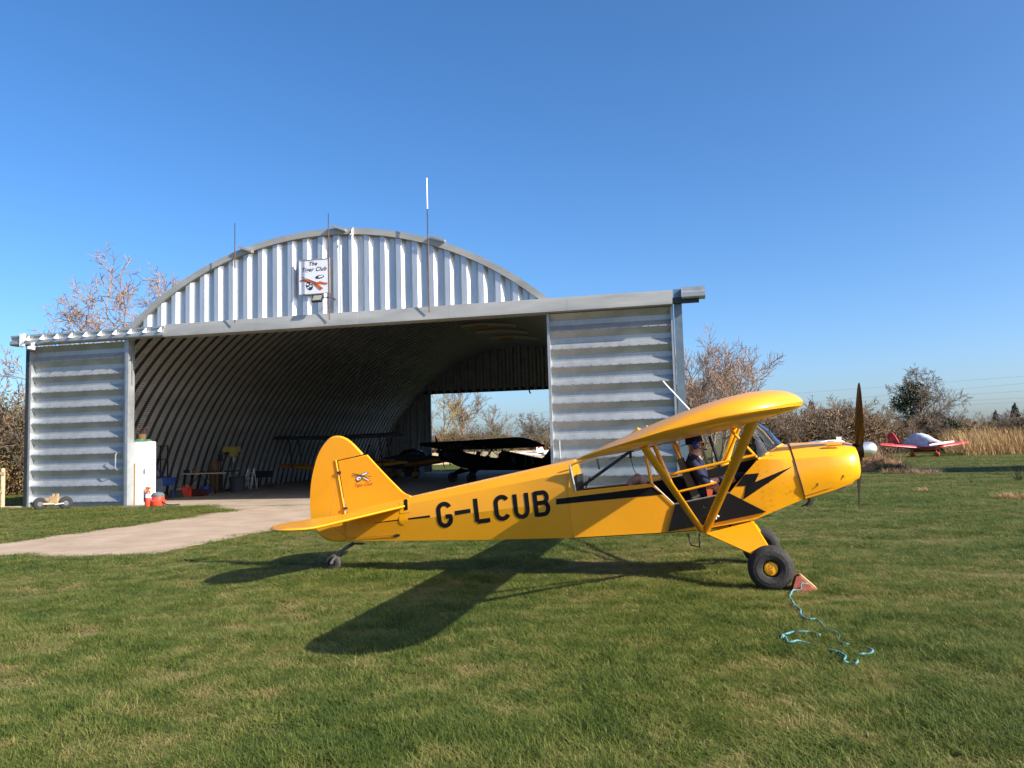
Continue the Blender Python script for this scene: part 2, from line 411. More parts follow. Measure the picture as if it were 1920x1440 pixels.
# sign
ua, zta = hpx(561, 489, -.22); ub, zba = hpx(618, 549, -.22)
sg = thing('sign_board', 'square white club sign board with orange winged emblem on gable', 'sign', hw(ua, -.22), HY)
sw, sh = ub-ua, zta-zba
mb = MB(); mb.box((sw/2, 0, zba+sh/2), (sw, .025, sh)); mb.obj('board', mat('sign white', (.72, .74, .80), .35, var=.03), sg)
mb = MB()
for (c, d) in (((sw/2, 0, zba), (sw+.03, .05, .025)), ((sw/2, 0, zta), (sw+.03, .05, .025)), ((0, 0, zba+sh/2), (.025, .048, sh)), ((sw, 0, zba+sh/2), (.025, .048, sh))): mb.box(c, d)
mb.obj('frame', M_flash, sg)
M_ink = mat('dark grey ink', (.035, .04, .055), .6); M_orange = mat('emblem orange', (.50, .10, .02), .6, var=.3, vscale=9); M_navy = mat('emblem navy', (.02, .022, .06), .6); M_wht = mat('emblem white', (.8, .8, .8), .6)
def text_mesh(body, size, shear=0.0, bold=0.0, space=1.0):
    c = bpy.data.curves.new('txt', 'FONT'); c.body = body; c.size = size; c.shear = shear; c.offset = bold; c.space_character = space; c.align_x = 'CENTER'; c.fill_mode = 'FRONT'; c.resolution_u = 4
    o = bpy.data.objects.new('txt', c); COL.objects.link(o)
    dg = bpy.context.evaluated_depsgraph_get(); me = bpy.data.meshes.new_from_object(o.evaluated_get(dg)); bpy.data.objects.remove(o); return me
def put_text(body, size, cx, cz, parent, m, name, dy=-.018, slope=0.0, **k):
    me = text_mesh(body, size, **k); me.materials.clear(); me.materials.append(m); o = link(name, me, parent)
    o.rotation_euler = (R(90), 0, 0); o.location = (cx, dy, cz); return o
put_text('The', sh*.155, sw*.46, zba+sh*.83, sg, M_ink, 'lettering', shear=.3, bold=.004, space=1.1)
put_text('Tiger Club', sh*.165, sw*.49, zba+sh*.66, sg, M_ink, 'lettering', shear=.3, bold=.003, space=1.08)
def emblem(parent, x0, z0, w, h, dy, pts_map, k=1.0):
    """pts_map: list of (material, name, [(x,y)...]) in a unit box, y up"""
    for i, (m_, nm, poly) in enumerate(pts_map):
        mb = MB(); y = dy-.0012*i
        mb.add([(x0+px*w, y, z0+pz*h) for px, pz in poly], [tuple(range(len(poly)))]); mb.obj(nm, m_, parent, sharp=None, fixn=False)
def ell(cx, cy, a, b, rot, n=14):
    return [(cx+a*math.cos(t)*math.cos(rot)-b*math.sin(t)*math.sin(rot), cy+a*math.cos(t)*math.sin(rot)+b*math.sin(t)*math.cos(rot)) for t in [2*math.pi*i/n for i in range(n)]]
def stroke(pts, ws):
    L_, R_ = [], []
    for i, (x, y) in enumerate(pts):
        x0, y0 = pts[max(0, i-1)]; x1, y1 = pts[min(len(pts)-1, i+1)]; l = math.hypot(x1-x0, y1-y0) or 1
        nx, ny = -(y1-y0)/l, (x1-x0)/l; w = ws[i]/2 if isinstance(ws, list) else ws/2
        L_.append((x+nx*w, y+ny*w)); R_.append((x-nx*w, y-ny*w))
    return L_+R_[::-1]
EMB = [(M_navy, 'emblem_wing', ell(.70, .82, .17, .105, .28)), (M_wht, 'emblem_wing', ell(.74, .84, .10, .05, .28)),
       (M_navy, 'emblem_wing', ell(.33, .33, .12, .25, .18)), (M_wht, 'emblem_wing', ell(.27, .43, .045, .05, 0)), (M_wht, 'emblem_wing', ell(.37, .32, .045, .05, 0)), (M_wht, 'emblem_wing', ell(.29, .24, .035, .045, 0)), (M_wht, 'emblem_wing', ell(.39, .46, .03, .035, 0)),
       (M_orange, 'emblem_body', stroke([(.0, .68), (.12, .70), (.28, .64), (.45, .54), (.6, .44), (.72, .50), (.82, .44), (.98, .40)], [.07, .13, .14, .13, .14, .15, .1, .09])),
       (M_orange, 'emblem_body', stroke([(.52, .46), (.62, .34), (.70, .20), (.78, .10)], [.1, .12, .13, .15])),
       (M_ink, 'emblem_line', stroke([(.06, .90), (.14, .82), (.30, .72), (.46, .60), (.62, .44)], .025)),
       (M_ink, 'emblem_line', stroke([(.05, .66), (.25, .60), (.45, .47), (.6, .38)], .018))]
emblem(sg, sw*.04, zba+sh*.07, sw*.92, sh*.50, -.0145, EMB)

# floodlight under the sign
u, z = hpx(600, 560, -.5); fl = thing('floodlight', 'dark square floodlight on bracket below white sign board', 'floodlight', hw(u, -.62, z), HY)
rot = rot_axis(R(-35), 'X')
mb = MB(); mb.box((-.02, 0, -.02), (.34, .07, .26), rot); mb.obj('housing', M_dark, fl)
mb = MB(); mb.box(rot @ Vector((-.02, -.04, -.0))+Vector((0, 0, -.02)), (.27, .012, .2), rot); mb.obj('lens', mat('lamp lens', (.25, .26, .22), .15), fl)
mb = MB(); mb.tube([(.1, .05, 0), (.34, .1, .02), (.34, .5, .02)], .02, 6); mb.obj('bracket', M_dark, fl)
# security camera at the left end of the rail
u, z = hpx(57, 655, -.5); sc = thing('security_camera', 'small white dome security camera at end of door rail', 'camera', hw(u, -.5, z), HY)
mb = MB(); mb.lathe([(.0, .10), (.10, .10), (.11, .05), (.11, 0), (.0, 0)], (0, 0, 0), 'Z', 16); mb.obj('housing', M_white, sc)
mb = MB(); mb.lathe([(.085, 0), (.08, -.05), (.05, -.09), (.0, -.1)], (0, 0, 0), 'Z', 16); mb.obj('dome', mat('smoked dome', (.03, .03, .035), .1), sc)
mb = MB(); mb.box((.1, 0, .1), (.12, .05, .25)); mb.obj('bracket', M_white, sc)
# ================================================================== YELLOW AIRCRAFT
# local frame: origin at the tailwheel contact, x forward, y to its left (away from the photographer), z up
PO = gnd(622, 1071); PN = gnd(1447, 1107); _d = PN-PO
PYAW = math.atan2(_d.y, _d.x)+math.asin(.92/_d.length)
PX = Vector((math.cos(PYAW), math.sin(PYAW), 0)); PY = Vector((-math.sin(PYAW), math.cos(PYAW), 0))
AX = math.sqrt(_d.length**2-.92**2)                   # main axle station
def A(px, py, y):
    q = hit_plane(px, py, PO+PY*y, PY)-PO; return Vector((q.dot(PX), y, q.z))
def to_local(w): w = w-PO; return Vector((w.dot(PX), w.dot(PY), w.z))
YEL = (.80, .335, .008)
M_yel = mat('yellow aircraft dope', YEL, .34, 0, .5, var=.05, vscale=1.3, coat=.25, bump=.03, bscale=5, dirt=.10, dirtcol=(.5, .22, .02))
M_yelm = mat('yellow metal paint', (.82, .36, .008), .28, 0, .5, var=.04, vscale=2, coat=.4, dirt=.12, dirtcol=(.42, .2, .03))
M_blk = mat('black paint', (.006, .006, .007), .6, 0, .2, var=.1)
M_int = mat('black cabin lining', (.010, .010, .011), .8)
M_tube = mat('dark tube', (.012, .016, .028), .4)
M_alu = mat('polished aluminium', (.80, .79, .77), .38, .9)
M_wood = mat('dark varnished propeller', (.020, .013, .009), .5, 0, .3, coat=.1, var=.3, vscale=6)
def glass_mat():
    m = bpy.data.materials.new('perspex'); m.use_nodes = True; t = m.node_tree; N = t.nodes; L = t.links
    for n in list(N): N.remove(n)
    o = N.new('ShaderNodeOutputMaterial'); a = N.new('ShaderNodeBsdfTransparent'); a.inputs[0].default_value = (.80, .84, .86, 1)
    g = N.new('ShaderNodeBsdfGlossy'); g.inputs['Roughness'].default_value = .05; lw = N.new('ShaderNodeFresnel'); lw.inputs[0].default_value = 1.5
    mx = N.new('ShaderNodeMixShader'); L.new(lw.outputs[0], mx.inputs[0]); L.new(a.outputs[0], mx.inputs[1]); L.new(g.outputs[0], mx.inputs[2]); L.new(mx.outputs[0], o.inputs[0]); return m
M_glass = glass_mat()

AC1 = thing('light_aircraft', 'yellow high wing taildragger aircraft with black lightning stripe parked on grass', 'aircraft', PO, PYAW)
HW = .36
def mir(p): return Vector((p[0], -p[1], p[2]))
def ring(half):          # half section from top centre (y=0) to bottom centre (y=0) on the near side -> closed ring
    return list(half)+[mir(p) for p in half[-2:0:-1]]

# ---- aft fuselage
zt = lambda s: .80+(1.40-.80)*(s-.26)/(3.27-.26)
zbA, zbB, zbC = A(660, 1014, -.04).z, A(900, 1012, -.20).z, A(1075, 1008, -.33).z
sA, sB, sC = A(660, 1014, -.04).x, A(900, 1012, -.20).x, A(1075, 1008, -.33).x
def zb(s): return zbA+(zbB-zbA)*(s-sA)/(sB-sA) if s < sB else zbB+(zbC-zbB)*(s-sB)/(sC-sB)
def hwid(s): return .045+(HW-.045)*min(1, max(0, (s-.24)/(3.33-.24)))**.92
def half(s):
    t_, b_, w = zt(s), zb(s), hwid(s); h = t_-b_; k = min(1, max(0, (s-2.3)/1.03))
    return [Vector((s, 0, t_)), Vector((s, -.34*w, t_-.035*h)), Vector((s, -(.66+.26*k)*w, t_-.17*h)), Vector((s, -(.86+.13*k)*w, t_-.34*h)), Vector((s, -1.0*w, t_-.53*h)), Vector((s, -(.97+.03*k)*w, t_-.78*h)), Vector((s, -(.92+.075*k)*w, b_)), Vector((s, 0, b_-.012))]
fus = MB(); fus.loft([ring(half(s)) for s in [.24+i*(3.33-.24)/14 for i in range(15)]])
o_aft = fus.obj('fuselage', M_yel, AC1, sharp=8)

# ---- cabin sides (real openings for windows and door)
def P(px, py, y=-HW): return A(px, py, y)
R0, R1, WA, WB, WC, WD = P(1068, 872), P(1078, 921), P(1223, 906), P(1265, 946), P(1368, 924), P(1421, 861)
b1, b2, b3, b4 = P(1413, 975), P(1313, 993), P(1253, 998), P(1076, 1008)
def side(poly, name, m, parent, th=.02):
    mb = MB(); mb.prism(poly, (0, th if poly[0][1] < 0 else -th, 0)); return mb.obj(name, m, parent, sharp=30)
near = [R0, Vector((R1.x-.02, -HW, R0.z-.1)), R1, WA, WB, WC, b1, b2, b3, b4, Vector((R0.x-.03, -HW, R0.z-.4))]
o_side = side(near, 'cabin_side', M_yel, AC1)
far = [mir(p) for p in [R0, R1, WA, WD, P(1440, 962), b1, b2, b3, b4, Vector((R0.x-.03, -HW, R0.z-.4))]]
side(far, 'cabin_side', M_yel, AC1)
# lining: far wall, near wall, floor
lin = MB(); ins = .03
fl_ = [mir(p)+Vector((0, -ins, -.012)) for p in [R1, WA, WD, b1, b2, b3, b4]]
lin.prism(fl_, (0, -.01, 0)); nl = [p+Vector((0, ins, -.012)) for p in [R1, WA, WB, WC, b1, b2, b3, b4]]; lin.prism(nl, (0, .01, 0))
lin.obj('cabin_lining', M_int, AC1, sharp=None)
bel = MB(); bel.loft([[Vector((p.x, -HW+.002, p.z)), Vector((p.x, HW-.002, p.z)), Vector((p.x, HW-.002, p.z+.03)), Vector((p.x, -HW+.002, p.z+.03))] for p in [b4, b3, b2, b1]])
bel.obj('belly', M_yel, AC1)
fl2 = MB(); fl2.loft([[Vector((p.x, -HW+.05, p.z+.04)), Vector((p.x, HW-.05, p.z+.04)), Vector((p.x, HW-.05, p.z+.05)), Vector((p.x, -HW+.05, p.z+.05))] for p in [b4, b3, b2, b1]]); fl2.obj('cabin_floor', M_int, AC1)
bk = MB(); bk.prism([Vector((3.36, -.33, .6)), Vector((3.36, .33, .6)), Vector((3.36, .25, 1.22)), Vector((3.36, -.25, 1.22))], (.02, 0, 0)); bk.obj('rear_bulkhead', M_int, AC1)
# instrument panel / firewall shadow board
ip = MB(); q = A(1440, 850, 0); ip.prism([Vector((q.x, -.31, q.z-.02)), Vector((q.x, .31, q.z-.02)), Vector((q.x+.02, .31, q.z-.38)), Vector((q.x+.02, -.31, q.z-.38))], (.03, 0, 0)); ip.obj('instrument_panel', M_int, AC1)

# ---- boot cowl between windshield base and firewall
s0 = [P(1467, 833, 0), P(1452, 841, -.2), P(1421, 861, -.345), P(1393, 893, -.362), P(1368, 924, -.362), P(1413, 975, -.362)]
s0.append(Vector((s0[-1].x, 0, s0[-1].z-.012)))
s2 = [P(1482, 833, 0), P(1486, 843, -.22), P(1493, 862, -.345), P(1501, 890, -.375), P(1508, 914, -.36), P(1513, 933, -.32)]
s2.append(Vector((s2[-1].x, 0, s2[-1].z-.03)))
def mixs(a, b_, t, bul=0): return [p.lerp(q, t)+Vector((0, -bul if 0 < i < len(a)-1 else 0, 0)) for i, (p, q) in enumerate(zip(a, b_))]
bc = MB(); bc.loft([ring(mixs(s0, s2, t, .018*math.sin(math.pi*t))) for t in (0, .25, .5, .75, 1)], cap=False)
o_boot = bc.obj('boot_cowl', M_yelm, AC1, sharp=40)
# windshield base trim
tr = MB(); tr.tube([s0[2], s0[1], s0[0], mir(s0[1]), mir(s0[2])], .012, 6); tr.obj('windshield_trim', M_yelm, AC1)
# ---- engine cowl
def grow(sec, k, dx=0): 
    c = Vector((0, 0, sum(p.z for p in sec)/len(sec)))
    return [Vector((p.x+dx, p.y*k, c.z+(p.z-c.z)*k)) for p in sec]
c0 = grow(s2, 1.045, -.02)
c1 = [P(1535, 829, 0), P(1541, 838, -.23), P(1548, 856, -.36), P(1555, 882, -.385), P(1562, 905, -.345), P(1565, 919, -.29)]; c1.append(Vector((c1[-1].x, 0, c1[-1].z-.05)))
c2 = [P(1580, 828, 0), P(1584, 838, -.20), P(1589, 854, -.32), P(1594, 876, -.35), P(1598, 896, -.30), P(1599, 906, -.25)]; c2.append(Vector((c2[-1].x, 0, c2[-1].z-.04)))
c3 = [P(1594, 831, 0), P(1597, 839, -.17), P(1601, 852, -.28), P(1604, 872, -.31), P(1605, 890, -.27), P(1604, 900, -.22)]; c3.append(Vector((c3[-1].x, 0, c3[-1].z-.03)))
c4 = grow(c3, .90, .045); c5 = grow(c3, .72, .065)
cw = MB(); cw.loft([ring(x) for x in (c0, c1, c2, c3, c4, c5)]); o_cowl = cw.obj('engine_cowl', M_yelm, AC1, sharp=38)
rim = MB(); rim.tube([p for p in ring(grow(s2, 1.035, -.018))], .006, 5, cap=False); rim.obj('cowl_seam', M_dark, o_cowl)
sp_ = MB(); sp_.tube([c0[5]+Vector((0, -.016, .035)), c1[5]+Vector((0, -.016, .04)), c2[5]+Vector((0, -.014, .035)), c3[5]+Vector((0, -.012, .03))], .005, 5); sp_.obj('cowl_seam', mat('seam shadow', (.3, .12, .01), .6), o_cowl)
# exhaust stub, air scoop, step
ex = MB(); a = P(1518, 935, -.16); ex.tube([a+Vector((0, 0, .06)), a+Vector((.01, 0, -.03)), a+Vector((-.03, 0, -.09))], [.03, .03, .035], 10); ex.obj('exhaust_pipe', mat('burnt steel', (.16, .14, .13), .4, .8), AC1)
ex = MB(); a = P(1512, 945, -.2); ex.tube([a, a+Vector((-.06, 0, -.03))], .008, 6); ex.obj('drain_pipe', M_dark, AC1)
a = P(1572, 912, -.1); mb = MB(); mb.loft([[a+Vector(v) for v in ((-.12, -.12, .05), (-.12, .12, .05), (-.12, .1, -.01), (-.12, -.1, -.01))], [a+Vector(v) for v in ((.08, -.12, .05), (.08, .12, .05), (.05, .1, -.05), (.05, -.1, -.05))]]); mb.obj('air_scoop', mat('grey scoop', (.3, .3, .29), .5, .5), AC1)
a, b_ = P(1546, 835.5, -.265), P(1578, 833, -.245); mb = MB(); mb.tube([a, a.lerp(b_, .15), b_], [.004, .016, .016], 8); mb.obj('cowl_bump', M_yelm, o_cowl)

# ---- propeller and spinner
hub = A(1611, 844, 0); TH = R(4)
ax = Vector((math.cos(TH), 0, math.sin(TH))); upv = Vector((-math.sin(TH), 0, math.cos(TH))); rt = Vector((0, -1, 0))
PHI = R(38)
bd = (upv*math.cos(PHI)+rt*math.sin(PHI)).normalized(); cd = ax.cross(bd).normalized()
def blade(sign):
    mb = MB(); secs = []
    for r, c, tw, thk in ((.06, .085, 62, .05), (.16, .105, 52, .036), (.32, .13, 38, .026), (.5, .135, 27, .02), (.68, .12, 20, .015), (.82, .095, 16, .011), (.90, .06, 14, .008), (.935, .02, 13, .005)):
        t_ = R(tw); e1 = (cd*math.cos(t_)*sign+ax*math.sin(t_)); e2 = (ax*math.cos(t_)-cd*math.sin(t_)*sign)
        cpt = hub+bd*(r*sign); secs.append([cpt+e1*(c/2*math.cos(k))+e2*(thk/2*math.sin(k)) for k in [2*math.pi*i/10 for i in range(10)]])
    mb.loft(secs); return mb
pr = link('propeller', None, AC1)
for sg_ in (1, -1): blade(sg_).obj('blade', M_wood, pr)
Mx = Matrix((cd, bd, ax)).transposed()
mb = MB(); mb.lathe([(0, -.07), (.075, -.07), (.085, -.03), (.085, .035), (0, .035)], hub, 'Z', 20, M=Mx); mb.obj('hub', M_blk, pr)
mb = MB(); mb.lathe([(.088, .035), (.088, .10), (.080, .14), (.055, .175), (.02, .19), (0, .192)], hub, 'Z', 24, M=Mx); mb.obj('spinner', M_alu, pr)

# ---- wings
AFU = [(1, .004), (.9, .024), (.8, .043), (.7, .061), (.6, .077), (.5, .091), (.4, .101), (.3, .106), (.2, .103), (.12, .09), (.06, .070), (.025, .047), (.008, .027), (0, .008)]
AFL = [(.01, -.008), (.04, -.017), (.1, -.021), (.2, -.021), (.4, -.016), (.6, -.011), (.8, -.006), (1, -.004)]
AF = AFU+AFL
CH = 1.56; ALF = R(12.4)
cdir = Vector((-math.cos(ALF), 0, -math.sin(ALF))); nrm = Vector((-math.sin(ALF), 0, math.cos(ALF)))
def wing_sec(le, y, l0=0.0, l1=1.0, thk=1.0, zoff=0.0):
    return [le+Vector((0, y-le.y, 0))+cdir*(CH*(l0+(l1-l0)*x))+nrm*(CH*(z*thk+zoff)) for x, z in AF]
def wing(root, tip, half):
    sgn = -1 if tip.y < 0 else 1; mb = MB(); secs = []
    ys = [.345+(half-.62-.345)*i/6 for i in range(7)]
    tb = .62; ys2 = [(half-tb)+tb*math.sin(math.pi/2*i/9) for i in range(1, 10)]
    for y in ys+ys2:
        le = root.lerp(tip, (y-.345)/(abs(tip.y)-.345)); e = max(0, (y-(half-tb))/tb); k = math.sqrt(max(0, 1-e*e))
        l0 = .36*(1-k)**1.05; l1 = 1-.42*(1-k)**1.1
        secs.append(wing_sec(le, sgn*y, l0, l1, max(.10, k**.8), .024*(1-k)))
    mb.loft(secs); return mb
LEr, LEn, LEf = Vector((5.50, -.345, 1.82)), Vector((5.60, -4.45, 1.812)), Vector((5.44, 4.45, 1.86))
wing(LEr, LEn, 4.86).obj('wing', M_yel, AC1, sharp=28)
wing(Vector((5.49, .345, 1.82)), LEf, 4.86).obj('wing', M_yel, AC1, sharp=28)
# centre section: skylight, spars, root ribs
sk = MB(); n = 8; top = [p for p in wing_sec(Vector((5.495, 0, 1.82)), 0)[:14]]
sk.loft([[Vector((p.x, y, p.z)) for p in top] for y in (-.345, 0, .345)], closed=False); sk.obj('skylight', M_glass, AC1, sharp=60)
lead = MB(); sec = wing_sec(Vector((5.495, 0, 1.82)), 0)[10:17]
lead.loft([[Vector((p.x, y, p.z+.003)) for p in sec] for y in (-.346, .346)]); lead.obj('leading_edge_cap', M_yelm, AC1)
for fr in (.16, .66):
    p = Vector((5.495, 0, 1.82))+cdir*(CH*fr)+nrm*(CH*.03); mb = MB(); mb.tube([Vector((p.x, -.36, p.z)), Vector((p.x, .36, p.z))], .018, 8); mb.obj('spar_tube', M_tube, AC1)
# wing top fittings: fuel cap, vent cowls near the near trailing edge, whip aerial
for px, py, y in ((1186, 803, -4.0), (1203, 799, -3.9)):
    p = A(px, py, y); mb = MB(); mb.tube([p+Vector((-.02, 0, -.05)), p+Vector((.04, 0, -.012)), p+Vector((.10, 0, -.03))], [.006, .018, .004], 8); mb.obj('wing_fairing', M_yelm, AC1)
a, b_ = A(1292, 768, 0), A(1243, 715, 0); mb = MB(); mb.tube([a+(a-b_)*.3, b_], [.011, .009], 8); mb.obj('whip_aerial', M_white, AC1)

# ---- lift struts, jury struts
def strut(a, b_, w, parent=AC1, name='lift_strut', m=M_yelm, thin=.45):
    mb = MB(); mb.tube([a, b_], w/2, 12, flat=((0, 1, 0), 1.0)); 
    d = (b_-a).normalized(); nn = d.cross(Vector((1, 0, 0))).normalized()
    mb = MB(); mb.tube([a, b_], w/2, 12, flat=(nn, thin)); return mb.obj(name, m, parent)
for sg_ in (-1, 1):
    base = Vector((4.85, sg_*.39, .56)); fa = Vector((5.34, sg_*2.9, 1.755)); ra = Vector((4.42, sg_*2.9, 1.555))
    strut(base+Vector((.02, 0, 0)), fa, .098); strut(base-Vector((.02, 0, 0)), ra, .078)
    jf = base.lerp(fa, .60); jr = base.lerp(ra, .60)
    wf = Vector((5.36, jf.y, 1.745)); wr = Vector((4.44, jr.y, 1.55))
    for a, b_ in ((jf, wf), (jr, wr)): strut(a, b_, .045, name='jury_strut', thin=.7)

# ---- tubes seen in the cabin opening
def tb(pts, r, m, name='frame_tube'): mb = MB(); mb.tube(pts, r, 8); return mb.obj(name, m, AC1)
tb([P(1215, 899), P(1417, 853)], .016, M_yelm); tb([P(1268, 923), P(1344, 905)], .013, M_yelm)
tb([P(1207, 833), P(1222, 906)], .020, M_yelm, 'door_post'); tb([P(1370, 806, -.33), P(1419, 858, -.34)], .016, M_yelm, 'windshield_post')
tb([P(1078, 921, -.05), P(1186, 843, -.05)], .020, M_tube); tb([P(1120, 860, -.05), P(1124, 880, -.05)], .014, M_tube); tb([P(1098, 915, -.1), P(1106, 895, -.1)], .01, M_tube)
tb([P(1070, 872, -.30), P(1104, 858, -.33)], .016, M_yelm)
for q in (1,): tb([P(1078, 921, .34), P(1222, 905, .34)], .012, M_tube); tb([P(1222, 905, .34), P(1210, 840, .34)], .014, M_tube); tb([P(1330, 818, .34), P(1352, 880, .34)], .02, M_tube, 'windshield_post')
tb([P(1068, 871), P(1079, 921)], .012, M_galv, 'window_frame')
mb = MB(); a = P(1182, 848, -.1); mb.box(a+Vector((0, 0, 0)), (.03, .03, .14)); mb.obj('headset_plug', M_blk, AC1)
tb([a+Vector((0, 0, -.07)), P(1188, 880, -.1), P(1200, 902, -.1)], .004, M_blk, 'cable'); tb([P(1142, 862, -.1), a, P(1290, 820, -.1)], .004, M_blk, 'cable')
# clear windows
def pane(pts, name='window_pane'): mb = MB(); mb.add(pts, [tuple(range(len(pts)))]); return mb.obj(name, M_glass, AC1, sharp=None)
roofr, rooff = Vector((3.92, -.35, 1.50)), Vector((4.35, -.35, 1.57))
pane([R1+Vector((.01, .008, .01)), WA+Vector((0, .008, .01)), Vector((WA.x-.12, -.35, 1.55)), roofr, Vector((R0.x+.02, -.35, R0.z-.02))])
pane([mir(R1)+Vector((.01, -.008, .01)), mir(WA)+Vector((0, -.008, .01)), Vector((WA.x-.12, .35, 1.55)), mir(roofr), Vector((R0.x+.02, .35, R0.z-.02))])
pane([mir(WA)+Vector((.02, -.008, .01)), mir(WD)+Vector((-.02, -.008, .0)), Vector((5.36, .35, 1.72)), Vector((WA.x-.1, .35, 1.55))])
ws = MB(); tp = [Vector((5.46, 0, 1.83)), Vector((5.45, -.2, 1.82)), Vector((5.40, -.345, 1.77))]; bs = [s0[0], s0[1], s0[2]]
lp = lambda L_: [L_[0], L_[0].lerp(L_[1], .5), L_[1], L_[1].lerp(L_[2], .55)+Vector((.02, -.03, 0)), L_[2]]
fullr = lambda L_: [mir(p) for p in L_[:0:-1]]+L_
T_, B_ = fullr(lp(tp)), fullr(lp(bs)); ws.loft([T_, [a.lerp(b, .5)+Vector((.02, 0, .02)) for a, b in zip(T_, B_)], B_], closed=False); ws.obj('windshield', M_glass, AC1, sharp=60)

# ---- seats
M_seat = mat('grey seat canvas', (.10, .095, .085), .9, var=.15)
mb = MB(); mb.prism([P(1268, 862, -.17), P(1279, 858, -.17), P(1318, 940, -.17), P(1302, 944, -.17)], (0, .34, 0)); mb.obj('seat_back', M_seat, AC1)
mb = MB(); q = P(1310, 940, -.19); mb.box((q.x+.22, 0, q.z-.02), (.46, .4, .08)); mb.obj('seat_cushion', M_seat, AC1)
mb = MB(); q = P(1196, 899, -.1); mb.tube([q+Vector((-.12, 0, -.05)), q+Vector((0, 0, .02)), q+Vector((.1, 0, -.04))], [.04, .06, .05], 10); mb.obj('rolled_blanket', mat('striped blanket', (.45, .10, .05), .9, col2=(.6, .55, .5), vscale=14), AC1)
tg = MB(); q = P(1332, 927, -.28); tg.prism([q+Vector((-.04, 0, .06)), q+Vector((.03, 0, .055)), q+Vector((.01, 0, -.075)), q+Vector((-.03, 0, -.07))], (0, .015, 0)); tg.obj('safety_tag', mat('orange tag', (.65, .10, .03), .6), AC1)
# ---- lower door hanging down
dr = link('lower_door', None, AC1); yy = -HW-.028
mb = MB(); dq = [P(1266, 946.5, yy), P(1368, 925, yy), P(1437, 960, yy), P(1336, 981, yy), P(1253, 997, yy)]
mb.prism(dq, (0, .018, 0)); mb.obj('door_panel', M_blk, dr)
mb = MB(); mb.tube([P(1265, 945, -.375), P(1368, 923.5, -.375)], .008, 6); mb.obj('hinge', M_galv, dr)
mb = MB(); mb.tube([P(1222, 905, -.372), P(1265, 946, -.372)], .005, 6); mb.obj('door_edge', M_white, AC1)
for px, py, w in ((1332, 969, .06), (1331, 976, .05)): mb = MB(); mb.box(P(px, py, yy-.01), (w, .012, .012)); mb.obj('door_latch', M_white, dr)
mb = MB(); mb.tube([P(1342, 973, yy-.015), P(1345, 966, yy-.02), P(1348, 969, yy-.02)], .012, 6); mb.obj('door_latch', M_white, dr)
mb = MB(); mb.lathe([(0, .01), (.02, .008), (.022, 0)], P(1322, 949, yy-.003), 'Y', 10); mb.obj('door_latch', M_alu, dr)

# ---- tail
YT = .014
def fin_poly(pxs, name, th=.028):
    mb = MB(); pts = [A(x, y, 0) for x, y in pxs]; n = len(pts)
    cx = sum(p.x for p in pts)/n; cz = sum(p.z for p in pts)/n; c = Vector((cx, 0, cz))
    inn = [p.lerp(c, .035) for p in pts]
    L1 = [p+Vector((0, -th, 0)) for p in inn]; L2 = [p+Vector((0, th, 0)) for p in inn]
    vs = pts+L1+L2; fs = []
    for i in range(n):
        j = (i+1) % n; fs += [(i, j, n+j, n+i), (j, i, 2*n+i, 2*n+j)]
    fs += [tuple(range(n, 2*n)), tuple(range(3*n-1, 2*n-1, -1))]
    mb.add(vs, fs); return mb.obj(name, M_yel, AC1, sharp=22)
rud = [(681.5, 850.6), (629.6, 862.5), (635, 893), (642, 934), (650, 977), (656, 1014), (641, 1016), (627, 1015.6), (616, 1013.5), (608.8, 1010), (600, 1003), (592, 994), (586, 983), (582.7, 970.8), (581, 948), (581.7, 925), (583, 908), (585.5, 892), (588.8, 877), (592.8, 862), (597.6, 849), (603, 838.6), (609, 830), (615.5, 823), (622, 818.8), (630, 816.9), (637, 817), (644, 818.8), (651.6, 822.2), (659, 827.5), (666.5, 834.5), (673.5, 842)]
o_rud = fin_poly(rud, 'rudder', .02)
o_fin = fin_poly([(633.2, 863.8), (689, 852.3), (706.7, 871.9), (730, 896.5), (755.6, 921.9), (762, 926), (772, 930), (772, 945), (700, 965), (659, 975), (653, 969), (645, 934), (638, 893)], 'fin', .022)
rh = MB(); rh.tube([A(629.6, 862.5, -.022), A(656, 1014, -.022)], .012, 6); rh.obj('hinge_tube', M_yelm, AC1)
for px, py in ((636, 886), (648, 953)): mb = MB(); mb.box(A(px, py, -.03), (.05, .03, .03)); mb.obj('hinge', M_dark, AC1)
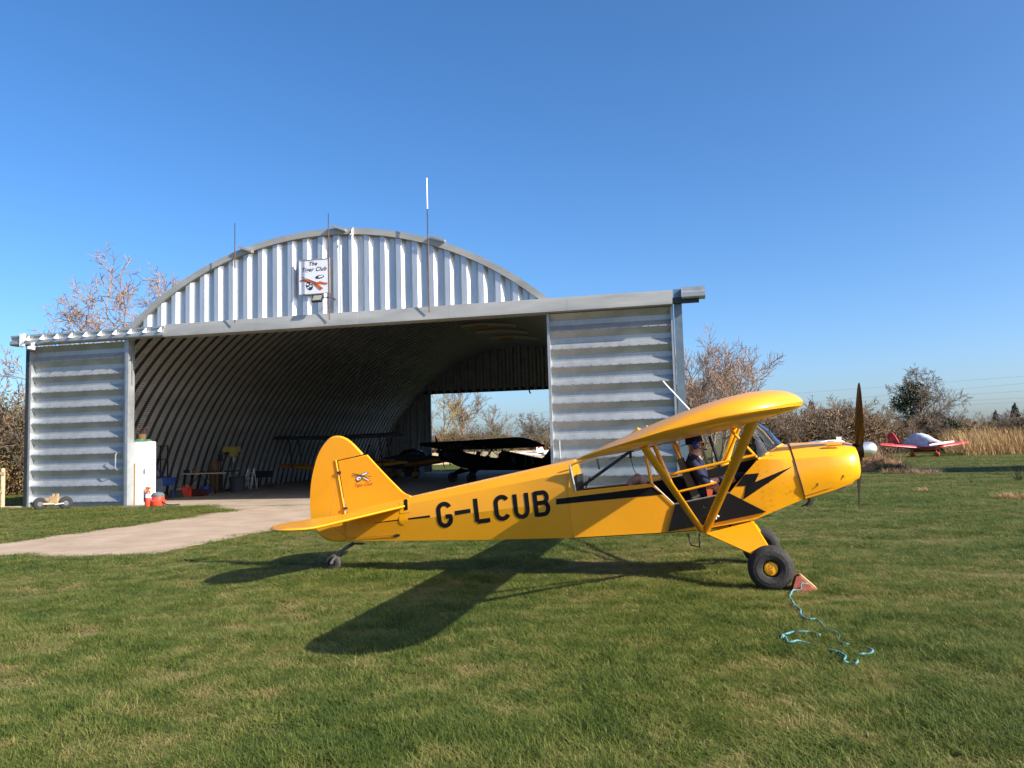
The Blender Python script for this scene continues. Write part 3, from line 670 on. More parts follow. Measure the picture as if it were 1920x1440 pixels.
# stabiliser and elevator in one plane
SR, ST = A(761, 949, -.12), A(589, 991, -1.45)
def stab(sg_):
    mb = MB(); th = .014
    tip = A(545, 984, -1.55); te = A(584, 972.5, -.9)
    pl = [Vector((SR.x, .08, SR.z)), Vector((SR.x-.05, .16, SR.z-.006)), Vector((ST.x+.02, 1.42, ST.z)), Vector((ST.x-.06, 1.54, ST.z)), Vector((ST.x-.20, 1.60, ST.z+.0)), Vector((ST.x-.36, 1.58, ST.z)), Vector((-.08, 1.40, ST.z-.01)), Vector((-.22, 1.12, ST.z-.005)), Vector((-.27, .75, ST.z)), Vector((-.22, .40, ST.z+.01)), Vector((-.02, .13, ST.z+.02)), Vector((.2, .08, ST.z+.03))]
    zz = lambda s: SR.z+(ST.z-.0-SR.z)*min(1, (SR.x-s)/max(.01, (SR.x-ST.x)))
    pl = [Vector((p.x, sg_*p.y, zz(p.x)-.02*max(0, ST.x-p.x))) for p in pl]
    c = sum(pl, Vector())/len(pl); n = len(pl); inn = [p.lerp(c, .035) for p in pl]
    vs = pl+[p+Vector((0, 0, th)) for p in inn]+[p-Vector((0, 0, th)) for p in inn]; fs = []
    for i in range(n): j = (i+1) % n; fs += [(i, j, n+j, n+i), (j, i, 2*n+i, 2*n+j)]
    fs += [tuple(range(n, 2*n)), tuple(range(3*n-1, 2*n-1, -1))]
    mb.add(vs, fs); return mb.obj('stabiliser', M_yel, AC1, sharp=22)
for sg_ in (-1, 1): stab(sg_)
# stabiliser slot plate, cable outlet, wires, tail bumps
AC1M = Matrix.Translation(PO) @ Matrix.Rotation(PYAW, 4, 'Z')
bvhs = []
for o in (o_aft, o_side, o_boot, o_cowl, o_fin, o_rud):
    bm = bmesh.new(); bm.from_mesh(o.data); bmesh.ops.triangulate(bm, faces=bm.faces[:]); bvhs.append(BVHTree.FromBMesh(bm)); bm.free()
EYL = to_local(EYEV)
def on_skin(px, py, off=.003):
    d = ray(px, py); dl = Vector((d.dot(PX), d.dot(PY), d.z)).normalized(); best = None
    for b_ in bvhs:
        h = b_.ray_cast(EYL, dl)
        if h[0] is not None and (best is None or h[3] < best[3]): best = h
    if best is None: return None
    n_ = best[1]; n_ = n_ if n_.dot(dl) < 0 else -n_
    return best[0]+n_*off
def decal(tris_px, name, m, parent, off=.003):
    """tris_px: (verts px, faces)"""
    vs, fs = tris_px; out = [on_skin(x, y, off) for x, y in vs]
    mb = MB(); ok = {}
    good = [p for p in out if p is not None]
    if not good: return None
    out = [p if p is not None else good[0] for p in out]
    keep = [f for f in fs if all(on_skin(*vs[i]) is not None for i in f)]
    mb.add(out, keep); return mb.obj(name, m, parent, sharp=None, fixn=False)
def strip(pts, w, nseg=3):
    """stroke along px polyline as a grid"""
    fine = []
    for (a, b_) in zip(pts[:-1], pts[1:]):
        n_ = max(1, int(math.hypot(b_[0]-a[0], b_[1]-a[1])/2.5))
        fine += [(a[0]+(b_[0]-a[0])*i/n_, a[1]+(b_[1]-a[1])*i/n_) for i in range(n_)]
    fine.append(pts[-1]); vs, fs = [], []; k = nseg+1
    for i, (x, y) in enumerate(fine):
        x0, y0 = fine[max(0, i-1)]; x1, y1 = fine[min(len(fine)-1, i+1)]; l = math.hypot(x1-x0, y1-y0) or 1
        nx, ny = -(y1-y0)/l, (x1-x0)/l
        for j in range(k): t_ = (j/nseg-.5)*w; vs.append((x+nx*t_, y+ny*t_))
    for i in range(len(fine)-1):
        for j in range(nseg): fs.append((i*k+j, i*k+j+1, (i+1)*k+j+1, (i+1)*k+j))
    return vs, fs
def polyfill(poly, n=3):
    bm = bmesh.new(); vv = [bm.verts.new((x, y, 0)) for x, y in poly]; bm.faces.new(vv)
    bmesh.ops.triangulate(bm, faces=bm.faces[:])
    for _ in range(n): bmesh.ops.subdivide_edges(bm, edges=[e for e in bm.edges if e.calc_length() > 4], cuts=1, use_grid_fill=False); bmesh.ops.triangulate(bm, faces=bm.faces[:])
    bm.verts.index_update(); r = ([(v.co.x, v.co.y) for v in bm.verts], [tuple(v.index for v in f.verts) for f in bm.faces]); bm.free(); return r
def arc(cx, cy, rx, ry, a0, a1, n=12): return [(cx+rx*math.cos(R(a0+(a1-a0)*i/n)), cy+ry*math.sin(R(a0+(a1-a0)*i/n))) for i in range(n+1)]
GL = {'G': [arc(.5, .70, .40, .24, 20, 180)+arc(.5, .30, .40, .24, 180, 360, 14)[0:]+[(.90, .42), (.56, .42)]],
      'L': [[(.12, 1.0), (.12, .06)], [(.12, .065), (.98, .065)]],
      'C': [arc(.5, .70, .40, .24, 25, 180)+arc(.5, .30, .40, .24, 180, 335)],
      'U': [[(.12, 1.0), (.12, .34)]+arc(.5, .32, .38, .26, 180, 360)+[(.88, .34), (.88, 1.0)]],
      'B': [[(.12, 1.0), (.12, 0)], [(.12, .94), (.60, .94)]+arc(.62, .735, .26, .205, 90, -90)+[(.12, .53)], [(.12, .53), (.62, .53)]+arc(.62, .295, .28, .235, 90, -90)+[(.12, .06)]]}
def letter(ch, bl, xv, yv, w=8.1):
    vs, fs = [], []
    for st in GL[ch]:
        pts = [(bl[0]+x*xv[0]+y*yv[0], bl[1]+x*xv[1]+y*yv[1]) for x, y in st]; a, b_ = strip(pts, w); k = len(vs)
        vs += a; fs += [tuple(i+k for i in f) for f in b_]
    return vs, fs
XV, YV = (28, -3.9), (-5.0, -46)
for i, (ch, bl, kx) in enumerate((('G', (823, 990), .96), ('L', (892.5, 981.5), 1.0), ('C', (930.5, 977), .98), ('U', (966, 973.5), 1.02), ('B', (1003.5, 969), 1.03))):
    decal(letter(ch, bl, (XV[0]*kx, XV[1]*kx), YV), 'registration_letter', M_blk, o_aft, .0035)
decal(strip([(853, 962), (882.5, 957.5)], 7.5), 'registration_dash', M_blk, o_aft)
decal(polyfill([(700, 980.3), (806.5, 966), (806.5, 970), (700, 981)], 4), 'stripe', M_blk, o_aft)
decal(polyfill([(1043, 935.5), (1225, 913), (1243, 927), (1043, 946)], 6), 'stripe', M_blk, o_side, .004)
decal(polyfill([(1393, 890), (1423.4, 887), (1416, 903.6), (1487, 874), (1394, 936.5), (1398, 911), (1378, 912)], 5), 'lightning_bolt', M_blk, o_boot, .004)
# fin emblem and script
FEM = [(M_ink, 'emblem_mark', ell(.62, .74, .24, .10, .55)), (M_wht, 'emblem_mark', ell(.63, .75, .19, .06, .55)), (M_ink, 'emblem_mark', ell(.33, .34, .15, .24, -.2)), (M_wht, 'emblem_mark', ell(.33, .38, .11, .18, -.2)), (M_navy, 'emblem_mark', ell(.36, .36, .05, .06, 0)), (M_navy, 'emblem_mark', ell(.33, .18, .06, .06, 0)),
       (M_ink, 'emblem_mark', stroke([(.0, .80), (.2, .72), (.42, .62), (.6, .5), (.8, .3), (.95, .15)], [.05, .08, .09, .1, .09, .03])), (M_ink, 'emblem_mark', stroke([(.0, .62), (.25, .6), (.5, .56)], .05)), (M_wht, 'emblem_mark', stroke([(.58, .46), (.72, .33), (.88, .2)], [.05, .06, .05])), (M_ink, 'emblem_mark', stroke([(.6, .55), (.8, .56), (1.0, .5)], .04))]
for i, (m_, nm, poly) in enumerate(FEM):
    decal(polyfill([(661+px*36, 905.5-pz*22.5+ (px-.5)*-1) for px, pz in poly], 1), nm, m_, o_fin, .003+.0008*i)
txt = text_mesh('Tiger Club', 8.5, shear=.35); vs = [(681+v.co.x*.92, 911.5-v.co.y-(v.co.x)*.10) for v in txt.vertices]
decal((vs, [tuple(p.vertices) for p in txt.polygons]), 'lettering', mat('faded red ink', (.42, .07, .01), .6), o_fin, .003)
# stabiliser slot
mbp = polyfill([(749, 937), (770, 934), (771, 960), (750, 963)], 2); decal(mbp, 'slot_plate', M_yelm, o_aft, .004)
decal(polyfill([(757.5, 939), (759.5, 936.5), (762.5, 936), (764.5, 938.5), (765, 956), (758, 957.5)], 1), 'trim_slot', M_blk, o_aft, .007)
decal(polyfill([(736, 1004.5), (743, 1001), (751, 1002), (749, 1006), (741, 1007.5)], 1), 'cable_outlet', M_dark, o_aft, .006)
for cx, cy, r_ in ((757, 974, 9.5), (685, 984, 9)):
    decal(polyfill([(cx+r_*math.cos(t_)*.9, cy+r_*math.sin(t_)) for t_ in [2*math.pi*i/18 for i in range(18)]], 2), 'inspection_cover', M_yelm, o_aft, .006)
M_dg0 = mat('dull steel wire', (.14, .10, .05), .5)
def wire(a, b_, r=.0025): mb = MB(); mb.tube([a, b_], r, 4); mb.obj('brace_wire', M_dg0, AC1)
for sg_ in (-1, 1):
    wire(A(637, 886, 0), Vector((ST.x-.05, sg_*1.0, ST.z+.03))); wire(Vector((ST.x-.05, sg_*1.0, ST.z)), Vector((.3, sg_*.04, .42)))
wire(on_skin(743, 1004, .01), A(668, 1016, -.05), .002); wire(on_skin(740, 1003, .01), A(658, 1009, -.06), .002)
# ---- tailwheel
tw = link('tailwheel', None, AC1)
mb = MB(); p0, p1, p2 = A(682, 1016, 0), A(660, 1020, 0), A(630, 1044, 0)
for dz in (0, .014, .028): mb.box((p0+p1)/2+Vector((0, 0, -.01)), (.17, .045, .02))
mb.obj('spring_clamp', M_dark, tw)
mb = MB(); mb.tube([p1+Vector((.02, 0, .01)), A(645, 1030, 0), p2], .024, 8, flat=((0, 1, 0), 1.2)); mb.obj('leaf_spring', M_dark, tw)
mb = MB(); c = Vector((0.02, 0, .115))
mb.tube([p2, c+Vector((.06, -.055, .09)), c+Vector((.0, -.06, .0))], .018, 8); mb.tube([p2, c+Vector((.06, .055, .09)), c+Vector((.0, .06, .0))], .018, 8); mb.tube([c+Vector((0, -.065, 0)), c+Vector((0, .065, 0))], .014, 8)
mb.obj('fork', mat('worn grey metal', (.25, .23, .20), .5, .5, var=.3, vscale=20), tw)
def tyre(r, w, hubr): 
    prof = []
    for i in range(13):
        a = math.pi*i/12; prof.append((hubr+(r-hubr)*.5+(r-hubr)*.5*math.sin(a)**.7*1.0 if False else hubr+(r-hubr)*math.sin(a)**.55, -w/2*math.cos(a)))
    return prof
mb = MB(); mb.lathe(tyre(.113, .075, .055), c, 'Y', 28); mb.obj('tyre', mat('muddy rubber', (.05, .042, .036), .9, var=.4, vscale=14), tw)
mb = MB(); mb.lathe([(0, -.03), (.058, -.028), (.058, .028), (0, .03)], c, 'Y', 16); mb.obj('rim', M_dark, tw)
# ---- main gear
M_tyre = mat('dusty tyre rubber', (.022, .021, .021), .8, var=.35, vscale=7, dirt=.6, dirtcol=(.10, .085, .068), bump=.25, bscale=60)
M_hub = mat('yellow hub paint', (.80, .36, .01), .35)
for sg_ in (-1, 1):
    WR = .234
    wy = sg_*.92; c = Vector((AX, wy, WR))
    top_f, top_r = Vector((5.37, sg_*.36, .655)), Vector((4.87, sg_*.38, .53))
    ft, rr = c+Vector((-.03, -sg_*.10, .20)), c+Vector((-.17, -sg_*.10, .13))
    pn = (top_f-top_r).cross(ft-top_r); rr.y = top_r.y-(pn.x*(rr.x-top_r.x)+pn.z*(rr.z-top_r.z))/pn.y      # keep the fabric panel flat
    mb = MB(); th = Vector((0, -sg_*.035, -.01))
    outer = [top_r, top_f, ft, rr]; mb.add([p-th for p in outer]+[p+th*.6 for p in outer], [(0, 1, 2, 3), (7, 6, 5, 4)]+[(i, (i+1) % 4, 4+(i+1) % 4, 4+i) for i in range(4)])
    mb.obj('gear_leg', M_yel, AC1, sharp=20)
    mb = MB(); mb.tube([top_f+Vector((.012, 0, 0)), ft+Vector((.014, 0, 0))], .022, 8); mb.obj('gear_leg_tube', M_yelm, AC1)
    mb = MB(); mb.tube([c+Vector((-.05, -sg_*.13, .12)), c+Vector((0, -sg_*.11, .01)), c], .028, 8); mb.obj('axle', M_dark, AC1)
    mb = MB(); mb.tube([c+Vector((-.03, -sg_*.13, .1)), Vector((5.15, sg_*.06, .50))], .022, 8); mb.obj('shock_strut', M_yelm, AC1)
    wl = link('main_wheel', None, AC1)
    mb = MB()
    prof = [(.078, -.062), (.090, -.080), (.096, -.094), (.104, -.096), (.13, -.105), (.150, -.108), (.153, -.104), (.172, -.105), (.190, -.100), (.200, -.094), (.202, -.087), (.209, -.084), (.214, -.079), (.2145, -.072), (.221, -.068), (.2245, -.061), (.2245, -.054), (.2295, -.049), (.2335, -.035), (.2335, -.015), (.228, -.012), (.228, -.006), (.234, -.004), (.234, .004), (.228, .006), (.228, .012), (.2335, .015), (.2335, .035), (.222, .07), (.20, .094), (.17, .106), (.13, .105), (.095, .088), (.078, .07)]
    mb.lathe(prof, c, 'Y', 48); mb.obj('tyre', M_tyre, wl, sharp=28)
    mb = MB(); mb.lathe([(0, -.082), (.05, -.082), (.068, -.076), (.074, -.062), (.074, .062), (.068, .076), (.05, .082), (0, .082)], c, 'Y', 32); hubo = mb.obj('hub_cap', M_hub, wl)
    if sg_ < 0:
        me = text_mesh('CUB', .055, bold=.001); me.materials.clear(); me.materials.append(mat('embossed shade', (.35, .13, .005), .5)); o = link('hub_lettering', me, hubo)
        o.rotation_euler = (R(90), R(90), 0); o.location = c+Vector((-.02, -.0845, 0))
mb = MB(); mb.tube([Vector((5.15, 0, .60)), Vector((5.15, .06, .50)), Vector((5.15, -.06, .50)), Vector((5.15, 0, .60))], .018, 6); mb.obj('cabane', M_dark, AC1)
a = P(1290, 1000, -.3); mb = MB(); mb.tube([a, P(1296, 1022, -.3), P(1312, 1026, -.3), P(1311, 1000, -.3)], .011, 6); mb.obj('boarding_step', M_dark, AC1)
# screws along the metal panels
mb = MB()
for (x0, y0, x1, y1, n_) in ((1422, 872, 1438, 950, 9), (1438, 884, 1452, 958, 8), (1470, 905, 1500, 935, 5), (1476, 925, 1500, 912, 5)):
    for i in range(n_):
        p = on_skin(x0+(x1-x0)*i/(n_-1), y0+(y1-y0)*i/(n_-1), .002)
        if p: mb.box(p, (.006, .003, .006))
stuff(mb.obj('panel_screws', mat('screw heads', (.36, .17, .02), .5), AC1, sharp=None, fixn=False))
for px, py in ((1582, 893), (1534, 908)):
    p = on_skin(px, py, .002)
    if p: mb = MB(); mb.box(p, (.014, .006, .034)); mb.obj('cowl_latch', mat('latch brass', (.5, .26, .04), .4, .4), o_cowl)
# ---- chock and rope
# ================================================================== CHOCK, ROPE
ch = thing('wheel_chock', 'red painted wooden wheel chock in front of tyre', 'chock', PO, PYAW)
M_chock = mat('scuffed red paint', (.36, .055, .035), .6, col2=(.5, .16, .11), vscale=14, dirt=.5, dirtcol=(.22, .12, .07))
ca = to_local(gnd(1476, 1108)); cx0 = AX+.225
for yy in (-.83, -1.01):
    mb = MB(); mb.prism([Vector((cx0-.03, yy, 0)), Vector((cx0+.21, yy, 0)), Vector((cx0+.20, yy, .025)), Vector((cx0+.05, yy, .165)), Vector((cx0+.02, yy, .155))], (0, .025, 0)); mb.obj('side_board', M_chock, ch)
mb = MB(); mb.prism([Vector((cx0+.215, -1.0, .0)), Vector((cx0+.225, -1.0, .03)), Vector((cx0+.07, -1.0, .172)), Vector((cx0+.055, -1.0, .165))], (0, .19, 0)); mb.obj('top_board', mat('worn chock timber', (.42, .25, .13), .7, var=.2, vscale=10), ch)
M_rope = mat('turquoise rope', (.10, .30, .32), .8, var=.3, vscale=60, bump=.8, bscale=120)
rp = [(1488, 1106), (1483, 1113), (1481, 1119), (1486, 1127), (1489, 1134), (1496, 1139), (1501, 1143), (1501, 1149), (1503, 1154), (1511, 1159), (1521, 1160.5), (1530, 1161), (1537, 1165), (1541.5, 1170), (1549, 1179), (1557, 1181), (1565, 1184), (1572, 1188), (1575, 1193), (1572, 1198), (1573, 1202), (1579, 1205), (1586, 1207), (1598, 1209), (1612, 1211), (1626, 1214), (1635, 1218), (1636, 1221), (1632, 1225), (1624, 1226), (1613, 1226), (1606, 1229), (1607, 1236), (1608, 1240), (1603, 1244), (1592, 1243), (1584, 1240), (1583, 1236), (1586, 1231), (1580, 1226), (1572, 1222), (1563, 1220), (1546, 1216), (1530, 1211), (1518, 1207), (1509, 1204), (1495, 1201), (1486, 1203), (1478, 1204), (1475, 1199), (1472, 1193), (1466, 1195), (1469, 1190), (1476, 1188), (1487, 1185), (1499, 1184), (1510, 1184), (1520, 1185), (1530, 1187), (1537, 1189), (1535, 1192)]
rnd = random.Random(2)
ropepts = [to_local(Vector(p)) for p in ()]
pts = [Vector((cx0+.13, -1.03, .09))+Vector((0, 0, 0)), Vector((cx0+.06, -1.06, .10)), Vector((cx0+.05, -1.07, .04))]
pts = [PO+PX*p.x+PY*p.y+Vector((0, 0, p.z)) for p in pts]
low = set(range(23, 26)) | set(range(42, 45)) | {31, 32}
for i, (x, y) in enumerate(rp): pts.append(gnd(x, y, .034+rnd.uniform(-.012, .008)-(.022 if i in low else 0)))
fine = []
for i in range(len(pts)-1):
    p_1, p0, p1, p2 = pts[max(0, i-1)], pts[i], pts[i+1], pts[min(len(pts)-1, i+2)]
    for k in range(4):
        t = k/4; fine.append(.5*((2*p0)+(p1-p_1)*t+(2*p_1-5*p0+4*p1-p2)*t*t+(3*p0-p_1-3*p1+p2)*t**3))
fine.append(pts[-1])
mb = MB(); mb.tube(fine, [(.0078 if i > 10 else .006)+.0016*math.sin(i*2.1) for i in range(len(fine))], 7); tag(mb.obj('rope', M_rope, sharp=None), 'turquoise rope trailing from chock across the grass', 'rope')

# ================================================================== PILOT
pil = thing('person', 'person in navy jacket, dark cap and blue headset seated in yellow aircraft', 'person', PO, PYAW)
M_navyc = mat('navy cotton', (.012, .016, .05), .85, var=.35, vscale=9, bump=.4, bscale=25)
M_jean = mat('dark denim', (.010, .018, .04), .9, var=.3, vscale=14)
M_skin = mat('skin', (.55, .29, .20), .5, var=.06, vscale=10)
M_cap = mat('dark cap cloth', (.010, .010, .014), .9)
J = {}
def jj(n, px, py, y, r): J[n] = (A(px, py, y), r)
jj('pelvis', 1316, 924, 0, .16); jj('belly', 1309, 902, 0, .155); jj('chest', 1303, 879, 0, .165); jj('upper', 1299, 860, 0, .12); jj('neck', 1301, 850, 0, .06)
jj('head0', 1304, 843, 0, .070); jj('head1', 1304, 833, 0, .096); jj('head2', 1301, 824, 0, .072); jj('jaw', 1313, 842, 0, .042); jj('chin', 1317, 845, 0, .022)
jj('face', 1314, 833, 0, .046); jj('nose', 1322, 835, 0, .011); jj('ear', 1304, 834, -.082, .018)
for s_, t in ((-1, 'r'), (1, 'l')):
    jj('sh'+t, 1298, 864, s_*.18, .075); jj('el'+t, 1322, 906, s_*.25, .062); jj('fa'+t, 1337, 904, s_*.20, .05); jj('wr'+t, 1352, 896, s_*.13, .028); jj('pa'+t, 1359, 893, s_*.10, .03)
    for k, (dy, dz, ln) in enumerate(((-.03, .012, .055), (-.01, .016, .065), (.01, .012, .06), (.03, .006, .048))):
        b = J['pa'+t][0]; J['f%s%da' % (t, k)] = (b+Vector((ln*.55, s_*dy, dz)), .0095); J['f%s%db' % (t, k)] = (b+Vector((ln*.75, s_*dy, dz-.028)), .008)
    b = J['pa'+t][0]; J['th%sa' % t] = (b+Vector((.0, -s_*.035, .012)), .011); J['th%sb' % t] = (b+Vector((.035, -s_*.045, .0)), .009)
    jj('hip'+t, 1320, 928, s_*.10, .095); jj('kn'+t, 1396, 888, s_*.14, .066); jj('mid'+t, 1360, 906, s_*.125, .078); jj('sn'+t, 1388, 912, s_*.14, .05); jj('an'+t, 1380, 938, s_*.14, .036); jj('to'+t, 1398, 938, s_*.14, .03)
ED = [('pelvis', 'belly'), ('belly', 'chest'), ('chest', 'upper'), ('upper', 'neck'), ('neck', 'head0'), ('head0', 'head1'), ('head1', 'head2'), ('head0', 'jaw'), ('jaw', 'chin'), ('head1', 'face'), ('face', 'nose'), ('head1', 'ear')]
for t in 'rl':
    ED += [('upper', 'sh'+t), ('sh'+t, 'el'+t), ('el'+t, 'fa'+t), ('fa'+t, 'wr'+t), ('wr'+t, 'pa'+t), ('pelvis', 'hip'+t), ('hip'+t, 'mid'+t), ('mid'+t, 'kn'+t), ('kn'+t, 'sn'+t), ('sn'+t, 'an'+t), ('an'+t, 'to'+t), ('pa'+t, 'th%sa' % t), ('th%sa' % t, 'th%sb' % t)]
    for k in range(4): ED += [('pa'+t, 'f%s%da' % (t, k)), ('f%s%da' % (t, k), 'f%s%db' % (t, k))]
keys = list(J); idx = {k: i for i, k in enumerate(keys)}
me = bpy.data.meshes.new('skel'); me.from_pydata([J[k][0] for k in keys], [(idx[a], idx[b]) for a, b in ED], [])
so = bpy.data.objects.new('skel', me); COL.objects.link(so)
md = so.modifiers.new('s', 'SKIN'); md.use_smooth_shade = True; md.branch_smoothing = .3
for i, k in enumerate(keys): me.skin_vertices[0].data[i].radius = (J[k][1], J[k][1]); me.skin_vertices[0].data[i].use_root = (k == 'pelvis')
so.modifiers.new('ss', 'SUBSURF').levels = 1
bme = bpy.data.meshes.new_from_object(so.evaluated_get(bpy.context.evaluated_depsgraph_get())); bpy.data.objects.remove(so)
bme.materials.clear()
for m_ in (M_navyc, M_jean, M_skin): bme.materials.append(m_)
zn, hx = J['neck'][0].z, J['hipr'][0].x
jn = [(k, J[k][0]) for k in keys]
for pgon in bme.polygons:
    c = pgon.center; k = min(jn, key=lambda q: (q[1]-c).length)[0]
    pgon.material_index = 2 if (k in ('neck', 'head0', 'head1', 'head2', 'jaw', 'chin', 'face', 'nose', 'ear') or k[:2] in ('pa', 'th') or k[0] == 'f') else (1 if k[:3] in ('hip', 'mid') or k[:2] in ('kn', 'sn', 'an', 'to') or k == 'pelvis' else 0)
    pgon.use_smooth = True
link('body', bme, pil)
hc = J['head1'][0]
mb = MB()   # cap worn backwards: dome, brim behind, opening band in front
prof = [(.0, .118), (.05, .112), (.085, .085), (.102, .045), (.104, .0), (.098, -.005)]
mb.lathe(prof, hc+Vector((-.012, 0, .018)), 'Z', 20, M=Matrix.Rotation(R(-14), 3, 'Y'))
mb.prism([hc+Vector(v) for v in ((-.09, -.07, .012), (-.16, -.05, -.02), (-.175, 0, -.025), (-.16, .05, -.02), (-.09, .07, .012))], (0, 0, .008)); mb.obj('cap', M_cap, pil)
M_bl = mat('blue headset shell', (.02, .04, .32), .25, coat=.5)
for s_ in (-1, 1):
    mb = MB(); mb.lathe([(0, s_*.045), (.025, s_*.043), (.04, s_*.03), (.044, s_*.01), (.04, -s_*.008), (0, -s_*.008)], hc+Vector((-.002, s_*.10, -.012)), 'Y', 18, M=Matrix.Diagonal((1, 1, 1.25))); mb.obj('ear_cup', M_bl, pil)
mb = MB(); mb.tube([hc+Vector((-.002, .125*math.cos(t), .13*math.sin(t)+.0)) for t in [math.pi*i/12 for i in range(13)]], .009, 6); mb.obj('headband', M_cap, pil)
mb = MB(); mb.tube([hc+Vector((.01, -.13, -.03)), hc+Vector((.07, -.10, -.06)), hc+Vector((.115, -.04, -.065))], .005, 6); mb.lathe([(0, -.012), (.012, -.01), (.012, .01), (0, .012)], hc+Vector((.118, -.03, -.065)), 'Z', 10); mb.obj('boom_microphone', M_cap, pil)
mb = MB()
for s_ in (-1, 1): mb.lathe([(0, .004), (.022, .003), (.024, -.004), (0, -.005)], hc+Vector((.098, s_*.034, .0)), 'X', 14); mb.tube([hc+Vector((.094, s_*.058, .004)), hc+Vector((.0, s_*.094, .006))], .003, 5)
mb.tube([hc+Vector((.1, -.012, .003)), hc+Vector((.1, .012, .003))], .003, 5); mb.obj('sunglasses', M_cap, pil)
mb = MB(); mb.tube([Vector((J['par'][0].x+.05, 0, J['par'][0].z+.06)), Vector((J['par'][0].x-.02, 0, .72))], .012, 8); mb.obj('control_stick', M_dark, AC1)
mb = MB(); a = J['shr'][0]; mb.tube([a+Vector((-.03, .03, .07)), a+Vector((.06, .07, .0)), J['belly'][0]+Vector((.05, -.13, .04))], .012, 6, flat=((0, 1, 0), .4)); mb.obj('harness_strap', M_seat, AC1)

# ================================================================== BLACK AIRCRAFT IN THE HANGAR (same type, darker)
M_bk2 = mat('black gloss dope', (.006, .006, .007), .45, 0, .3); M_dg = mat('dark grey fittings', (.02, .02, .022), .6)
remap = {M_yel.name: M_bk2, M_yelm.name: M_bk2, M_hub.name: M_dg, M_galv.name: M_dg, M_alu.name: M_dg, M_white.name: M_dg, M_blk.name: M_bk2}
def copy_aircraft(src, loc, rz, label, cat, skip):
    t = thing('light_aircraft', label, cat, loc, rz); cache = {}
    def rec(o, par):
        base = o.name.split('.')[0]
        if base in skip: return
        c = o.copy()
        if o.data:
            if o.data.name not in cache:
                d = o.data.copy()
                for i, m_ in enumerate(d.materials):
                    if m_ and m_.name in remap: d.materials[i] = remap[m_.name]
                cache[o.data.name] = d
            c.data = cache[o.data.name]
        COL.objects.link(c); c.parent = par
        for k in [x for x in bpy.data.objects if x.parent == o]: rec(k, c)
    for k in [x for x in bpy.data.objects if x.parent == src]: rec(k, t)
    return t
h_ = Vector((-.85, -.52, 0)).normalized(); wc = at(893, 850, 37.0); wc.z = .03
loc = wc-h_*4.75
BL = copy_aircraft(AC1, loc, math.atan2(h_.y, h_.x), 'black high wing aircraft parked deep in the dark hangar', 'aircraft', {'registration_letter', 'registration_dash', 'stripe', 'lightning_bolt', 'emblem_mark', 'lettering', 'lower_door', 'door_edge', 'safety_tag', 'wing_fairing', 'control_stick', 'harness_strap', 'inspection_cover', 'headset_plug', 'cable', 'panel_screws', 'whip_aerial'})
# registration on its left side, pale grey; follow the tapering aft side
M_pale = mat('pale grey lettering', (.10, .10, .10), .7)
for tx, s_ in (('R', 2.95), ('J', 2.25), ('S', 1.85)):
    me = text_mesh(tx, .46, bold=.012); me.materials.clear(); me.materials.append(M_pale); o = link('registration_letter', me, BL)
    o.rotation_euler = (R(90), 0, R(180)-math.atan((hwid(3.2)-hwid(1.2))/2.0)); o.location = (s_, hwid(s_)+.012, zb(s_)+.28)

